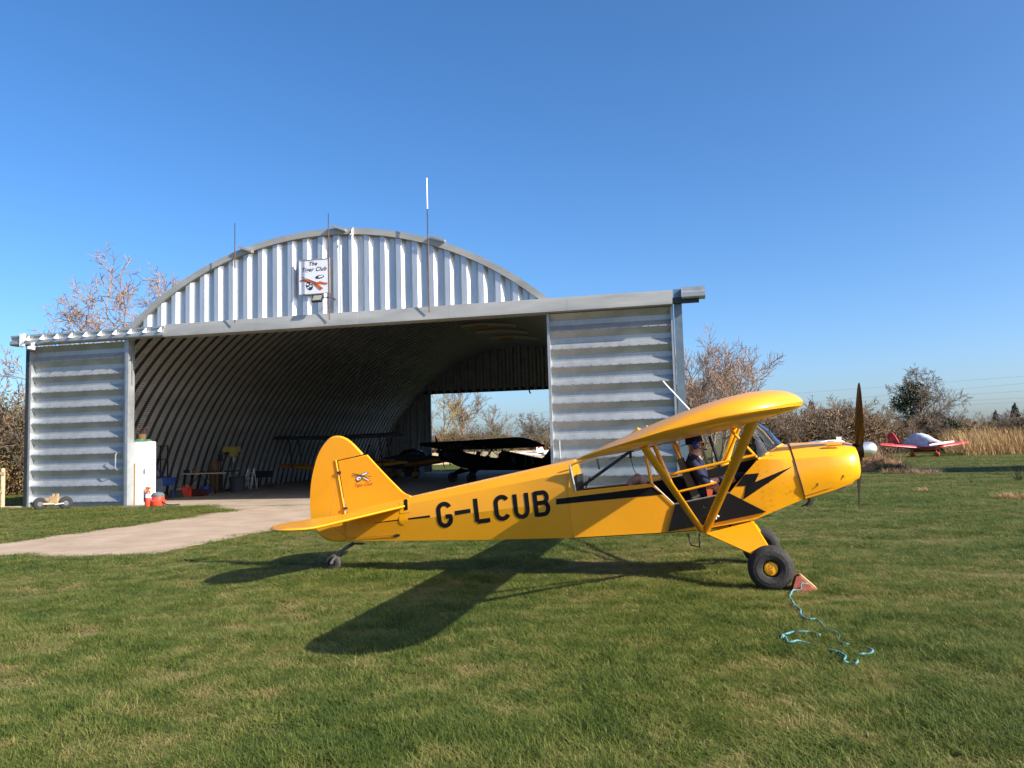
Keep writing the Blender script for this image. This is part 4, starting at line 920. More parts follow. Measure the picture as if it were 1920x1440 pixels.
# ================================================================== GENERIC LOW WING AIRCRAFT
def low_wing(name, label, loc, rz, cols, span=7.4, cover=False, biplane=False, ladder=None):
    fusm, wingm, tailm = cols
    t = thing('light_aircraft', label, 'aircraft', loc, rz)
    fz = .95; mb = MB(); secs = []
    for x, w, zt_, zb_ in ((-3.3, .05, 1.02, .92), (-2.2, .17, 1.12, .80), (-1.0, .36, 1.25, .62), (0, .47, 1.32, .52), (.9, .46, 1.28, .52), (1.5, .40, 1.20, .58), (1.85, .30, 1.10, .66), (1.95, .2, 1.0, .74)):
        c = (zt_+zb_)/2; h2 = (zt_-zb_)/2
        secs.append([Vector((x, w*math.copysign(abs(math.cos(a))**.7, math.cos(a)), c+h2*math.copysign(abs(math.sin(a))**.7, math.sin(a)))) for a in [2*math.pi*i/16 for i in range(16)]])
    mb.loft(secs); mb.obj('fuselage', fusm, t, sharp=50)
    def wg(z, dih, chord, half, x0, m_):
        for s_ in (-1, 1):
            mb = MB(); secs = []
            for k, y in enumerate((.2, half*.5, half*.93, half)):
                cc = chord*(1 if k < 2 else (.86 if k == 2 else .6)); le = Vector((x0-(chord-cc)*.4, s_*y, z+dih*y))
                secs.append([le+Vector((-cc*x, 0, cc*zz*1.15)) for x, zz in AF])
            mb.loft(secs); mb.obj('wing', m_, t, sharp=30)
    wg(.62, .09, 1.45, span/2, .75, wingm)
    if biplane:
        wg(2.15, .035, 1.4, span/2, 1.25, fusm)
        for s_ in (-1, 1):
            for x in (.95, .05):
                mb = MB(); mb.tube([(x-.2, s_*span*.36, .75+.05), (x+.15, s_*span*.36, 2.2)], .035, 6); mb.obj('interplane_strut', fusm, t)
            mb = MB(); mb.tube([(1.0, s_*.3, 1.25), (1.0, s_*.45, 2.17)], .025, 6); mb.obj('cabane_strut', fusm, t)
    mb = MB(); mb.prism([Vector((-3.35, -.03, .95)), Vector((-2.3, -.03, 1.08)), Vector((-2.75, -.03, 1.65)), Vector((-3.0, -.03, 1.86)), Vector((-3.35, -.03, 1.90)), Vector((-3.6, -.03, 1.65)), Vector((-3.62, -.03, 1.1))], (0, .06, 0)); mb.obj('fin', tailm, t)
    for s_ in (-1, 1):
        mb = MB(); mb.prism([Vector((-2.55, s_*.05, 1.0)), Vector((-2.7, s_*1.3, 1.02)), Vector((-3.3, s_*1.3, 1.02)), Vector((-3.45, s_*.05, 1.0))], (0, 0, .05)); mb.obj('tailplane', wingm, t)
    if not cover:
        mb = MB(); secs = []
        for x, w, h in ((-1.1, .1, .02), (-.7, .33, .26), (-.1, .40, .42), (.4, .36, .34), (.8, .2, .04)):
            secs.append([Vector((x, w*math.cos(a), 1.22+h*math.sin(a))) for a in [math.pi*i/10 for i in range(11)]])
        mb.loft(secs, closed=False); mb.obj('canopy', M_glass, t, sharp=60)
    else:
        mb = MB(); secs = []; rn = random.Random(6)
        for x, w, h in ((-1.5, .28, .25), (-1.2, .45, .42), (-.7, .54, .62), (-.1, .58, .70), (.5, .55, .62), (1.1, .47, .44), (1.7, .38, .28), (1.98, .26, .14)):
            secs.append([Vector((x+rn.uniform(-.03, .03), (w+rn.uniform(-.03, .03))*math.copysign(abs(math.cos(a))**.75, math.cos(a)), .78+(h+rn.uniform(-.03, .03))*1.42*max(0, math.sin(a))**.8)) for a in [math.pi*i/14 for i in range(15)]])
        mb.loft(secs, closed=False); mb.obj('canvas_cover', mat('silver canvas cover', (.50, .53, .57), .55, .0, var=.25, vscale=3, bump=.6, bscale=5), t, sharp=25)
        mb = MB(); secs = []
        for k in range(9):
            y = -1.0+k*.25; r = .055+.03*math.sin(math.pi*k/8); secs.append([Vector((2.12, y, 1.0+.10*y))+Vector((r*.6*math.cos(a), 0, r*math.sin(a))) for a in [2*math.pi*i/8 for i in range(8)]])
        mb.loft(secs); mb.obj('propeller_cover', M_white, t)
    mb = MB(); mb.lathe([(.13, 0), (.11, .1), (.06, .2), (0, .24)], (1.95, 0, .9), 'X', 14); mb.obj('spinner', tailm, t)
    if not cover:
        mb = MB(); mb.loft([[Vector((2.02, y, .9+z))+Vector((.02*math.cos(a), .06*w*math.cos(a), .02*math.sin(a))) for a in [2*math.pi*i/6 for i in range(6)]] for y, z, w in ((-.02, -.85, .4), (-.03, -.5, 1), (0, 0, .8), (.03, .5, 1), (.02, .85, .4))]); mb.obj('propeller', M_wood, t)
    for (x, y) in ((.35, 1.0), (.35, -1.0), (1.55, 0)):
        w_ = link('wheel', None, t); mb = MB(); mb.lathe([(.07, -.05), (.13, -.065), (.18, -.04), (.19, 0), (.18, .04), (.13, .065), (.07, .05)], (x, y, .19), 'Y', 18); mb.obj('tyre', M_black, w_)
        mb = MB(); secs = []
        for xx, ww, hh in ((-.32, .02, .03), (-.15, .09, .12), (.05, .12, .16), (.2, .09, .12), (.27, .02, .03)): secs.append([Vector((x+xx, y+ww*math.cos(a), .22+hh*math.sin(a))) for a in [2*math.pi*i/10 for i in range(10)]])
        mb.loft(secs); mb.obj('wheel_spat', wingm, w_); mb = MB(); mb.tube([(x, y, .3), (x-.02, y*.95, .68)], .03, 6); mb.obj('gear_leg', wingm, w_)
    return t
M_pred = mat('faded red paint', (.58, .055, .06), .4, var=.1); M_pcream = mat('cream paint', (.62, .60, .55), .5)
M_dy = mat('deep yellow paint', (.50, .20, .02), .5); M_dg2 = mat('dark grey fabric', (.045, .05, .055), .7, var=.2); M_db = mat('dark maroon paint', (.06, .015, .012), .5)
rl = gnd(1728, 857.5); hd = Vector((.20, -.98, 0)).normalized()
low_wing('r', 'red low wing aircraft under silver canvas cover by the far hedge', rl+hd*.0, math.atan2(hd.y, hd.x), (M_pred, M_pred, M_pred), 7.3, cover=True)
p = at(770, 860, 44.5); p.z = .03; hd = Vector((-.72, -.62, 0)).normalized()
low_wing('y', 'dark low wing aircraft with yellow wings inside the hangar', p, math.atan2(hd.y, hd.x), (M_dg2, M_dy, M_dg2), 8.2)
p = at(645, 860, 39.5); p.z = .03; hd = Vector((-.25, -.97, 0)).normalized()
low_wing('b', 'dark biplane with yellow lower wing behind the yellow tail', p, math.atan2(hd.y, hd.x), (M_dg2, M_dy, M_db), 6.6, biplane=True)
p = at(1013, 860, 70.0); p.z = 0; hd = Vector((.55, .83, 0)).normalized()
WA_ = low_wing('w', 'white aircraft with red marked fin outside the hangar rear doorway', p-hd*(-3.0), math.atan2(hd.y, hd.x), (M_pcream, M_white, M_white), 8.0)

for y_ in (-.034, .034):
    mb = MB(); mb.add([(-3.5, y_, 1.30), (-3.0, y_, 1.45), (-2.75, y_, 1.58), (-3.1, y_, 1.66), (-3.55, y_, 1.45)], [(0, 1, 2, 3, 4)]); mb.obj('fin_marking', M_pred, WA_, sharp=None)

# ================================================================== HANGAR CONTENTS
def gp(px, py): return gnd(px, py, .03)
def scene_thing(name, label, cat, px, py, rz=HY, group=None): return thing(name, label, cat, gp(px, py), rz, group)
def part(t, name, m, f, **k): mb = MB(); f(mb); return mb.obj(name, m, t, **k)
M_ply = mat('raw plywood', (.42, .27, .13), .8, var=.2, vscale=4); M_brownc = mat('brown cardboard', (.16, .085, .04), .9, var=.15)
M_bluep = mat('blue plastic', (.02, .06, .26), .5); M_greenp = mat('green cloth', (.05, .17, .09), .9); M_greyp = mat('grey plastic', (.10, .11, .12), .6); M_bluew = mat('pale blue tarp', (.10, .17, .26), .7, var=.2)
t = scene_thing('white_cabinet', 'tall white steel cabinet just inside the hangar opening', 'cabinet', 263, 946.5)
part(t, 'carcass', M_white, lambda b: b.box((0, .22, 1.03), (.50, .42, 2.06))); part(t, 'door_leaf', M_white, lambda b: b.box((0, 0, 1.03), (.495, .02, 2.05))); part(t, 'cabinet_handle', M_galv, lambda b: b.box((.18, -.02, 1.1), (.02, .02, .15)))
t = thing('timber_board', 'long timber boards leaning between door jamb and white cabinet', 'boards', gp(252, 947), HY)
for k, (x, h, m_) in enumerate(((-.12, 2.0, M_batten), (-.06, 1.35, M_ply), (-.02, 1.0, M_white))): part(t, 'board', m_, lambda b, x=x, h=h, k=k: b.box((x, .05+k*.03, h/2), (.05, .025, h)))
zc = 2.09
t = thing('green_cloth', 'crumpled green cloth lying on the white cabinet', 'cloth', gp(262, 946.5)+Vector((0, .2, zc-.03)), HY)
def cloth(b):
    rn = random.Random(1); secs = []
    for i in range(8): x = -.24+i*.07; secs.append([Vector((x+rn.uniform(-.02, .02), .13*math.cos(a)+rn.uniform(-.02, .02), .0+.10*max(0, math.sin(a))*rn.uniform(.5, 1.2))) for a in [2*math.pi*k/10 for k in range(10)]])
    b.loft(secs)
part(t, 'folds', M_greenp, cloth, sharp=25)
t = thing('flower_pot', 'brown pot with dead plant standing on the white cabinet', 'pot', gp(256, 946.5)+Vector((.0, .3, 2.05)), HY)
part(t, 'pot', M_brownc, lambda b: b.lathe([(0, 0), (.12, 0), (.16, .26), (.17, .28), (0, .27)], (0, 0, 0), 'Z', 14)); 
def dead(b):
    rn = random.Random(3)
    for _ in range(22): a = rn.uniform(0, 6.3); l = rn.uniform(.15, .4); b.tube([(0, 0, .26), (.4*l*math.cos(a), .4*l*math.sin(a), .26+l*.6), (l*math.cos(a), l*math.sin(a), .26+l*rn.uniform(.3, .8))], [.01, .008, .003], 4)
part(t, 'dead_stems', mat('dead stems', (.06, .03, .02), .9), dead)
# fire extinguisher
t = scene_thing('fire_extinguisher', 'red fire extinguisher with yellow top beside white cabinet', 'extinguisher', 277, 950)
M_ext = mat('extinguisher red', (.68, .06, .03), .3, coat=.4)
part(t, 'cylinder', M_ext, lambda b: b.lathe([(0, 0), (.085, 0), (.09, .03), (.09, .42), (.07, .48), (.03, .52), (0, .52)], (0, 0, 0), 'Z', 20)); part(t, 'valve', M_dy, lambda b: b.box((.02, 0, .57), (.14, .07, .09))); part(t, 'hose', M_black, lambda b: b.tube([(-.02, 0, .56), (-.13, 0, .5), (-.13, 0, .15)], .014, 6)); part(t, 'label_band', M_wht, lambda b: b.lathe([(.0905, .28), (.0905, .40)], (0, 0, 0), 'Z', 20))
# vacuum cleaner
t = scene_thing('vacuum_cleaner', 'red round vacuum cleaner with black top on hangar floor edge', 'vacuum', 296, 949)
part(t, 'drum', M_ext, lambda b: b.lathe([(0, .03), (.22, .03), (.23, .06), (.23, .17), (.20, .20), (.19, .30), (0, .30)], (0, 0, 0), 'Z', 24)); part(t, 'lid', M_greyp, lambda b: b.lathe([(.2, .30), (.2, .36), (.15, .42), (.05, .44), (0, .44)], (0, 0, 0), 'Z', 24)); part(t, 'chrome_cap', M_alu, lambda b: b.box((.05, -.1, .41), (.12, .05, .05))); part(t, 'hose', M_black, lambda b: b.tube([(.15, -.1, .2), (.34, -.05, .05), (.5, .1, .03), (.6, .25, .03)], .022, 8))
for a in (45, 135, 225, 315): part(t, 'castor', M_black, lambda b, a=a: b.lathe([(0, -.02), (.03, -.02), (.03, .02), (0, .02)], (.18*math.cos(R(a)), .18*math.sin(R(a)), .03), 'Y', 10))
# black rack with shelves
t = scene_thing('shelf_rack', 'black metal shelf rack behind the white cabinet', 'rack', 283, 931)
for x in (-.45, .42):
    for y in (0, .45): part(t, 'upright', M_dark, lambda b, x=x, y=y: b.box((x, y, 1.0), (.04, .04, 2.0)))
for z in (.12, .75, 1.45, 1.98): part(t, 'shelf', M_dark, lambda b, z=z: b.box((-.015, .225, z), (.9, .49, .03)))
def on_thing(name, label, cat, base, m_, f, grp=None): 
    t = thing(name, label, cat, base, HY, grp); part(t, 'body', m_, f); return t
bse = gp(283, 931)
on_thing('storage_box', 'red plastic box on rack shelf behind white cabinet', 'box', bse+Vector((-.1, .2, .77)), M_red, lambda b: (b.box((0, 0, .1), (.3, .25, .2)), b.box((0, 0, .21), (.32, .27, .03))))
on_thing('storage_box', 'dark tool box on bottom shelf of black rack', 'box', bse+Vector((0, .2, .14)), M_greyp, lambda b: (b.box((0, 0, .15), (.5, .3, .3)), b.box((0, 0, .33), (.2, .05, .05))))
# blue wheelbarrow-like trolley with pale sheet
t = scene_thing('hand_trolley', 'blue hand trolley draped with pale sheet beside rack', 'trolley', 306, 936)
part(t, 'tray', M_bluep, lambda b: b.loft([[(-.25, -.25, .5), (.25, -.25, .5), (.25, .25, .5), (-.25, .25, .5)], [(-.35, -.3, .78), (.35, -.3, .78), (.35, .3, .78), (-.35, .3, .78)]])); part(t, 'handle', M_bluep, lambda b: b.tube([(-.2, -.25, .7), (-.45, -.25, 1.2), (-.45, .25, 1.2), (-.2, .25, .7)], .02, 8))
part(t, 'sheet', M_bluew, lambda b: b.loft([[(-.2, -.31, .74), (.16, -.31, .76), (.2, -.33, .4), (.14, -.35, .06), (-.1, -.36, .04), (-.16, -.33, .35)], [(-.2, -.27, .74), (.16, -.27, .76), (.2, -.29, .4), (.14, -.31, .06), (-.1, -.32, .04), (-.16, -.29, .35)]]), sharp=20)
for x in (-.25, .25): part(t, 'leg', M_bluep, lambda b, x=x: b.tube([(x, .2, .52), (x, .25, .0)], .02, 6))
# workbench
t = scene_thing('workbench', 'long trestle workbench with pale timber top along hangar wall', 'workbench', 373, 926)
part(t, 'table_top', M_batten, lambda b: b.box((0, .3, .82), (1.75, .6, .05)))
for x in (-.7, .7):
    for y in (.05, .55): part(t, 'leg', M_dark, lambda b, x=x, y=y: b.box((x, y, .4), (.05, .05, .8)))
part(t, 'brace', M_dark, lambda b: (b.tube([(-.7, .05, .1), (0, .05, .78)], .015, 6), b.tube([(.7, .05, .1), (0, .05, .78)], .015, 6)))
wb = gp(373, 926)+Vector((0, .3, .815))
for k, (x, m_, nm, lb, sz) in enumerate(((-.7, M_dark, 'bench_vice', 'dark bench vice on left end of workbench', (.2, .14, .16)), (-.35, M_brownc, 'tool_tin', 'round brown tin standing on workbench', (.16, .16, .2)), (.05, M_dark, 'tool_tray', 'flat dark tool tray on middle of workbench', (.4, .2, .05)), (.5, M_dg2, 'tool_case', 'dark tool case on right end of workbench', (.3, .2, .1)))):
    if k == 1: on_thing(nm, lb, 'tin', wb+HE*x, m_, lambda b, sz=sz: b.lathe([(0, 0), (.08, 0), (.08, .2), (.06, .22), (0, .22)], (0, 0, 0), 'Z', 14))
    else: on_thing(nm, lb, nm.split('_')[-1], wb+HE*x, m_, lambda b, sz=sz: (b.box((0, 0, sz[2]/2), sz), b.box((0, 0, sz[2]+.02), (sz[0]*.4, sz[1]*.4, .04))))
for px, py, m_, nm, lb, f in ((348, 931, M_ext, 'fuel_can', 'orange red fuel can on floor left of workbench', lambda b: (b.prism([(-.2, -.12, 0), (.2, -.12, 0), (.2, -.12, .3), (.05, -.12, .36), (-.2, -.12, .32)], (0, .24, 0)), b.tube([(-.12, 0, .34), (-.1, 0, .42), (.1, 0, .42), (.12, 0, .34)], .02, 6), b.tube([(.15, 0, .3), (.3, 0, .42)], .025, 6))),
                           (372, 930, M_db, 'parts_crate', 'dark red crate under the workbench', lambda b: (b.box((0, 0, .02), (.6, .3, .04)), b.box((0, -.14, .14), (.6, .02, .24)), b.box((0, .14, .14), (.6, .02, .24)), b.box((-.29, 0, .14), (.02, .27, .24)), b.box((.29, 0, .14), (.02, .27, .24)))),
                           (385, 928, M_bluep, 'round_bucket', 'round blue bucket under right end of workbench', lambda b: (b.lathe([(0, 0), (.13, 0), (.17, .34), (.18, .35), (.16, .34), (.12, .03), (0, .03)], (0, 0, 0), 'Z', 18),)),
                           (330, 933, M_dg2, 'tool_bag', 'dark tool bag on floor beside orange can', lambda b: (b.loft([[(-.25, -.15, 0), (.25, -.15, 0), (.25, .15, 0), (-.25, .15, 0)], [(-.2, -.06, .28), (.2, -.06, .28), (.2, .06, .28), (-.2, .06, .28)]]), b.tube([(-.1, 0, .27), (-.08, 0, .38), (.08, 0, .38), (.1, 0, .27)], .015, 6)))):
    on_thing(nm, lb, nm.split('_')[-1], gp(px, py), m_, f)
on_thing('cardboard_roll', 'tall brown cardboard roll standing beside the workbench', 'roll', gp(402, 922), M_brownc, lambda b: (b.lathe([(.12, 0), (.21, 0), (.2, .9), (.17, 1.3), (.10, 1.3), (.12, 0)], (0, 0, 0), 'Z', 18),))
on_thing('dark_pole', 'dark pole with clamp standing behind the cardboard roll', 'pole', gp(413, 922), M_dark, lambda b: (b.tube([(0, 0, 0), (0, 0, 1.75)], .035, 8), b.box((0, 0, 1.45), (.16, .12, .3)), b.box((0, 0, .02), (.3, .3, .04))))
t = scene_thing('pillar_drill', 'pillar drill with yellow head standing by hangar wall', 'drill', 436, 920)
part(t, 'column', M_greyp, lambda b: b.tube([(0, 0, 0), (0, 0, 1.6)], .05, 12)); part(t, 'base', M_greyp, lambda b: b.box((0, 0, .04), (.5, .4, .08))); part(t, 'table', M_dark, lambda b: b.box((.05, -.1, .85), (.55, .4, .05))); part(t, 'head', mat('dusty yellow enamel', (.36, .28, .06), .5, var=.2), lambda b: (b.box((.02, -.08, 1.78), (.55, .5, .22)), b.box((.12, -.1, 1.58), (.25, .3, .22)))); part(t, 'motor', M_dark, lambda b: b.tube([(-.25, 0, 1.55), (-.25, 0, 1.75)], .12, 14)); part(t, 'chuck', M_galv, lambda b: b.tube([(.12, -.12, 1.48), (.12, -.12, 1.25)], .03, 8)); part(t, 'feed_lever', M_dark, lambda b: b.tube([(.26, -.2, 1.5), (.45, -.25, 1.35)], .012, 6))
t = scene_thing('stepladder', 'small white stepladder standing open on hangar floor', 'ladder', 471, 917)
for s_ in (-.2, .2): part(t, 'stile', M_white, lambda b, s_=s_: b.tube([(s_-.05, -.3, 0), (s_*.7, 0, .95)], .022, 6)); part(t, 'rear_leg', M_white, lambda b, s_=s_: b.tube([(s_-.1, .3, 0), (s_*.7, 0, .93)], .018, 6))
for k in range(3): part(t, 'tread', M_white, lambda b, k=k: b.box((-.035+.01*k, -.3+.09*(k+1), .24*(k+1)), (.36-.04*k, .1, .025)))
on_thing('waste_bin', 'low dark bin on hangar floor near the stepladder', 'bin', gp(445, 922), M_dg2, lambda b: (b.lathe([(0, 0), (.28, 0), (.34, .6), (.36, .62), (.33, .6), (.27, .02), (0, .02)], (0, 0, 0), 'Z', 18),))
on_thing('engine_stand', 'dark engine stand on four legs behind the stepladder', 'stand', gp(493, 914), M_dark, lambda b: (b.box((0, 0, .62), (.8, .5, .3)), [b.tube([(x, y, 0), (x*.9, y*.9, .5)], .03, 6) for x in (-.35, .35) for y in (-.2, .2)]))
# clutter at the deep end, near the rear doorway
p = at(776, 862, 48); p.z = .03
on_thing('covered_crate', 'pale blue sheet thrown over a crate by rear doorway', 'crate', p, M_bluew, lambda b: b.loft([[(-.5, -.4, 0), (.5, -.45, 0), (.55, .4, 0), (-.45, .4, 0)], [(-.45, -.35, .8), (.4, -.38, 1.0), (.42, .3, .95), (-.4, .3, .85)], [(-.2, -.15, 1.05), (.2, -.2, 1.2), (.2, .15, 1.15), (-.2, .15, 1.05)]]))
p = at(781, 850, 55); p.z = .03; t = thing('extension_ladder', 'metal ladder leaning at the rear doorway jamb', 'ladder', p, HY)
for s_ in (-.2, .2): part(t, 'stile', M_galv, lambda b, s_=s_: b.tube([(s_, -.6, 0), (s_, .5, 4.2)], .035, 6))
for k in range(13): part(t, 'rung', M_galv, lambda b, k=k: b.tube([(-.2, -.6+1.1*(k+1)/14, 4.2*(k+1)/14), (.2, -.6+1.1*(k+1)/14, 4.2*(k+1)/14)], .018, 6))

# ================================================================== TROLLEY BY LEFT DOOR, FENCE
t = thing('tow_axle', 'small wooden tow axle with two black tyres by left hangar door', 'trolley', gnd(98, 956), R(2))
for x, y in ((-.33, -.10), (.36, .12)):
    w_ = link('wheel', None, t); part(w_, 'tyre', M_black, lambda b, x=x, y=y: b.lathe([(.08, -.06), (.14, -.07), (.19, -.05), (.205, 0), (.19, .05), (.14, .07), (.08, .06)], (0, 0, 0), 'X', 20)); part(w_, 'rim', M_greyp, lambda b: b.lathe([(0, -.05), (.085, -.045), (.085, .045), (0, .05)], (0, 0, 0), 'X', 14))
    w_.location = (x, y, .205); w_.rotation_euler = (0, 0, R(-52))
part(t, 'axle_beam', M_batten, lambda b: b.box((.05, 0, .20), (.62, .06, .05), rot_axis(R(18), 'Z'))); part(t, 'cradle', M_ply, lambda b: (b.box((.05, .02, .32), (.24, .12, .2)), b.box((-.15, .0, .33), (.12, .1, .08))))
for dx in (-.03, .1): part(t, 'cradle_horn', M_ply, lambda b, dx=dx: b.box((.05+dx, .02, .46), (.06, .06, .09)))
part(t, 'tow_bar', M_white, lambda b: b.tube([(.12, -.06, .17), (.36, -.02, .2)], .02, 6))
M_post = mat('weathered post timber', (.46, .34, .20), .85, var=.2, vscale=6, bump=.3, bscale=30)
fp = gnd(4, 953); t = thing('wooden_fence', 'weathered timber post and rail fence left of hangar', 'fence', fp, R(-6))
for x in (0, -2.4, -4.8): part(t, 'post', M_post, lambda b, x=x: b.lathe([(0, 0), (.075, 0), (.07, 1.3), (.05, 1.34), (0, 1.35)], (x, 0, 0), 'Z', 12))
for z in (.55, 1.17): part(t, 'rail', M_post, lambda b, z=z: b.box((-2.35 if z > 1 else -2.4, -.06, z), (4.9, .04, .1)))
mb = MB(); mb.box((0, 0, 0), (1.0, 1, 1)); 
t = thing('kerb_board', 'low pale timber kerb board between fence post and hangar', 'kerb', gnd(30, 952.5), R(-4)); part(t, 'board', M_batten, lambda b: b.box((0, 0, .03), (.95, .05, .06)))
# ================================================================== VEGETATION
def leafmat(name, c1, c2, rough=.7, transl=.0):
    m = bpy.data.materials.new(name); m.use_nodes = True; t = m.node_tree; N = t.nodes; L = t.links; b = N['Principled BSDF']
    g = N.new('ShaderNodeNewGeometry'); r = N.new('ShaderNodeValToRGB'); r.color_ramp.elements[0].color = (*c1, 1); r.color_ramp.elements[1].color = (*c2, 1)
    L.new(g.outputs['Random Per Island'], r.inputs[0]); L.new(r.outputs[0], b.inputs['Base Color']); b.inputs['Roughness'].default_value = rough; b.inputs['Specular IOR Level'].default_value = .2
    return m
M_bark = mat('grey brown bark', (.16, .115, .075), .9, col2=(.26, .20, .13), vscale=2.5, bump=.4, bscale=18)
M_barkl = mat('sunlit ochre bark', (.30, .21, .11), .9, col2=(.42, .32, .18), vscale=2.5)  # lighter bark colour for the spreading tree
M_twig = leafmat('pinkish bare twigs', (.20, .125, .085), (.36, .25, .18))
M_twigb = leafmat('brown bare twigs', (.12, .075, .042), (.27, .19, .115))
M_twigd = leafmat('dark bare twigs', (.085, .065, .05), (.17, .13, .10))
M_lich = leafmat('lichen yellow twigs', (.20, .155, .06), (.34, .26, .11))
M_ivy = leafmat('dark ivy leaves', (.012, .026, .010), (.035, .060, .018), .4)
M_olive = leafmat('olive bramble leaves', (.05, .06, .018), (.13, .12, .045))
M_dry = leafmat('dry straw stems', (.24, .15, .06), (.56, .37, .17))

def branch_tubes(segs, sides_fn):
    """segs: list of (points, radii); returns vertex/face lists"""
    V, F = [], []
    for pts, rad in segs:
        n = sides_fn(rad[0]); k0 = len(V); prev = None
        for i, p in enumerate(pts):
            d = (pts[min(i+1, len(pts)-1)]-pts[max(i-1, 0)]); d = d/(np.linalg.norm(d)+1e-9)
            a = np.array((0, 0, 1.)) if abs(d[2]) < .9 else np.array((1., 0, 0))
            u = np.cross(d, a) if prev is None else prev-d*np.dot(prev, d); u = u/(np.linalg.norm(u)+1e-9); prev = u; w = np.cross(d, u)
            for k in range(n): th = 2*math.pi*k/n; V.append(p+(u*math.cos(th)+w*math.sin(th))*rad[i])
        for i in range(len(pts)-1):
            for k in range(n): F.append((k0+i*n+k, k0+i*n+(k+1) % n, k0+(i+1)*n+(k+1) % n, k0+(i+1)*n+k))
    return V, F
def grow_tree(seed, H, spread, trunks=1, levels=4, twig=.013, droop=0.0, up=.25, nch=(7, 6, 6, 5), r0=None, fork=.32, lean=.1, wig=.22, ratio=(.62, .55, .5, .5)):
    rn = np.random.RandomState(seed); big, small = [], []
    def br(p, d, L, r, lev):
        n = 5 if lev < 2 else 3; pts = [p.copy()]; dd = d.copy()
        for i in range(n):
            dd = dd+rn.normal(0, wig, 3)*(.6 if lev == 0 else 1)+np.array((0, 0, up*(.5 if lev else .3)-droop*lev*.1)); dd /= np.linalg.norm(dd)
            pts.append(pts[-1]+dd*L/n)
        rad = [max(twig*.7, r*(1-.72*i/n)) for i in range(n+1)]
        (big if lev <= 1 else small).append((pts, rad))
        if lev >= levels: return
        nc = nch[min(lev, len(nch)-1)]
        for c in range(nc):
            t = fork+(1-fork)*(c+rn.uniform(.1, .9))/nc if lev == 0 else .2+.8*(c+rn.uniform(0, .9))/nc
            i = min(n-1, int(t*n)); q = pts[i]+(pts[i+1]-pts[i])*(t*n-i); ax_ = pts[i+1]-pts[i]; ax_ /= np.linalg.norm(ax_)
            rnd_ = rn.normal(0, 1, 3); pr_ = rnd_-ax_*np.dot(rnd_, ax_); pr_ /= np.linalg.norm(pr_)
            if lev == 0: a_ = c*2.4+rn.uniform(-.4, .4); h_ = np.array((math.cos(a_), math.sin(a_), 0)); pr_ = h_-ax_*np.dot(h_, ax_); pr_ /= np.linalg.norm(pr_)
            ang = rn.uniform(.55, 1.05)*(spread if lev == 0 else 1.0)
            nd = ax_*math.cos(ang)+pr_*math.sin(ang); nd /= np.linalg.norm(nd)
            br(q, nd, L*ratio[min(lev, 3)]*rn.uniform(.7, 1.2)*(1.15-.45*t if lev else 1.0), max(twig, r*(1-.72*t)*.62), lev+1)
    for k in range(trunks):
        a_ = 2*math.pi*k/max(1, trunks)+rn.uniform(0, .5); off = np.array((math.cos(a_), math.sin(a_), 0))*(.0 if trunks == 1 else .25)
        d = np.array((math.cos(a_)*lean*(3 if trunks > 1 else 1), math.sin(a_)*lean*(3 if trunks > 1 else 1), 1.)); d /= np.linalg.norm(d)
        br(off, d, H*.62*(1 if trunks == 1 else rn.uniform(.75, 1)), r0 or H*.022, 0)
    return big, small
def mesh_from(V, F, name, m, smooth=True):
    me = bpy.data.meshes.new(name); me.from_pydata([tuple(v) for v in V], [], F); me.materials.append(m)
    if smooth: me.shade_smooth()
    return me
def leaf_cloud(seed, blobs, n, size, name, m, vert=False):
    """n small leaf quads spread through ellipsoid blobs [(centre, radii)]"""
    rn = np.random.RandomState(seed); vol = np.array([b[1][0]*b[1][1]*b[1][2] for b in blobs]); vol = vol/vol.sum(); V, F = [], []
    for k, (c, r) in enumerate(blobs):
        for _ in range(int(n*vol[k])):
            d = rn.normal(0, 1, 3); d /= np.linalg.norm(d); d *= rn.uniform(0, 1)**.45; p = np.array(c)+d*np.array(r)
            if p[2] < .02: continue
            u = rn.normal(0, 1, 3); u /= np.linalg.norm(u); w = np.cross(u, rn.normal(0, 1, 3)); w /= np.linalg.norm(w)+1e-9; s_ = size*rn.uniform(.6, 1.4); k0 = len(V)
            V += [p-u*s_, p+w*s_*.55, p+u*s_, p-w*s_*.55]; F.append((k0, k0+1, k0+2, k0+3))
    return mesh_from(V, F, name, m, False)
PROTO = {}
def tree_meshes(key, bark, twigm, **kw):
    if key not in PROTO:
        big, small = grow_tree(**kw); V, F = branch_tubes(big, lambda r: 8 if r > .06 else 5); V2, F2 = branch_tubes(small, lambda r: 3)
        PROTO[key] = (mesh_from(V, F, 'trunk', bark), mesh_from(V2, F2, 'crown', twigm))
    return PROTO[key]
def put_tree(key, label, loc, rz=0, s=1.0, group=None, name='bare_tree', cat='tree', extra=(), sz=None):
    t = thing(name, label, cat, loc, rz, group); a, b = PROTO[key]; t.scale = (s, s, sz or s)
    link('trunk' if cat == 'tree' else 'stems', a, t); link('crown' if cat == 'tree' else 'twigs', b, t)
    for nm, me in extra: link(nm, me, t)
    return t
def gpos(px, Y): p = at(px, 850, Y); p.z = 0; return p
# tree behind the left end of the hangar
tree_meshes('wide', M_barkl, M_twig, seed=24, H=15.2, spread=1.05, levels=4, twig=.019, nch=(14, 8, 7, 6), fork=.40, up=.08, wig=.24, ratio=(.50, .55, .52, .5), r0=.2)
put_tree('wide', 'tall bare spreading tree behind left end of hangar', gpos(212, 46), R(40), 1.02)
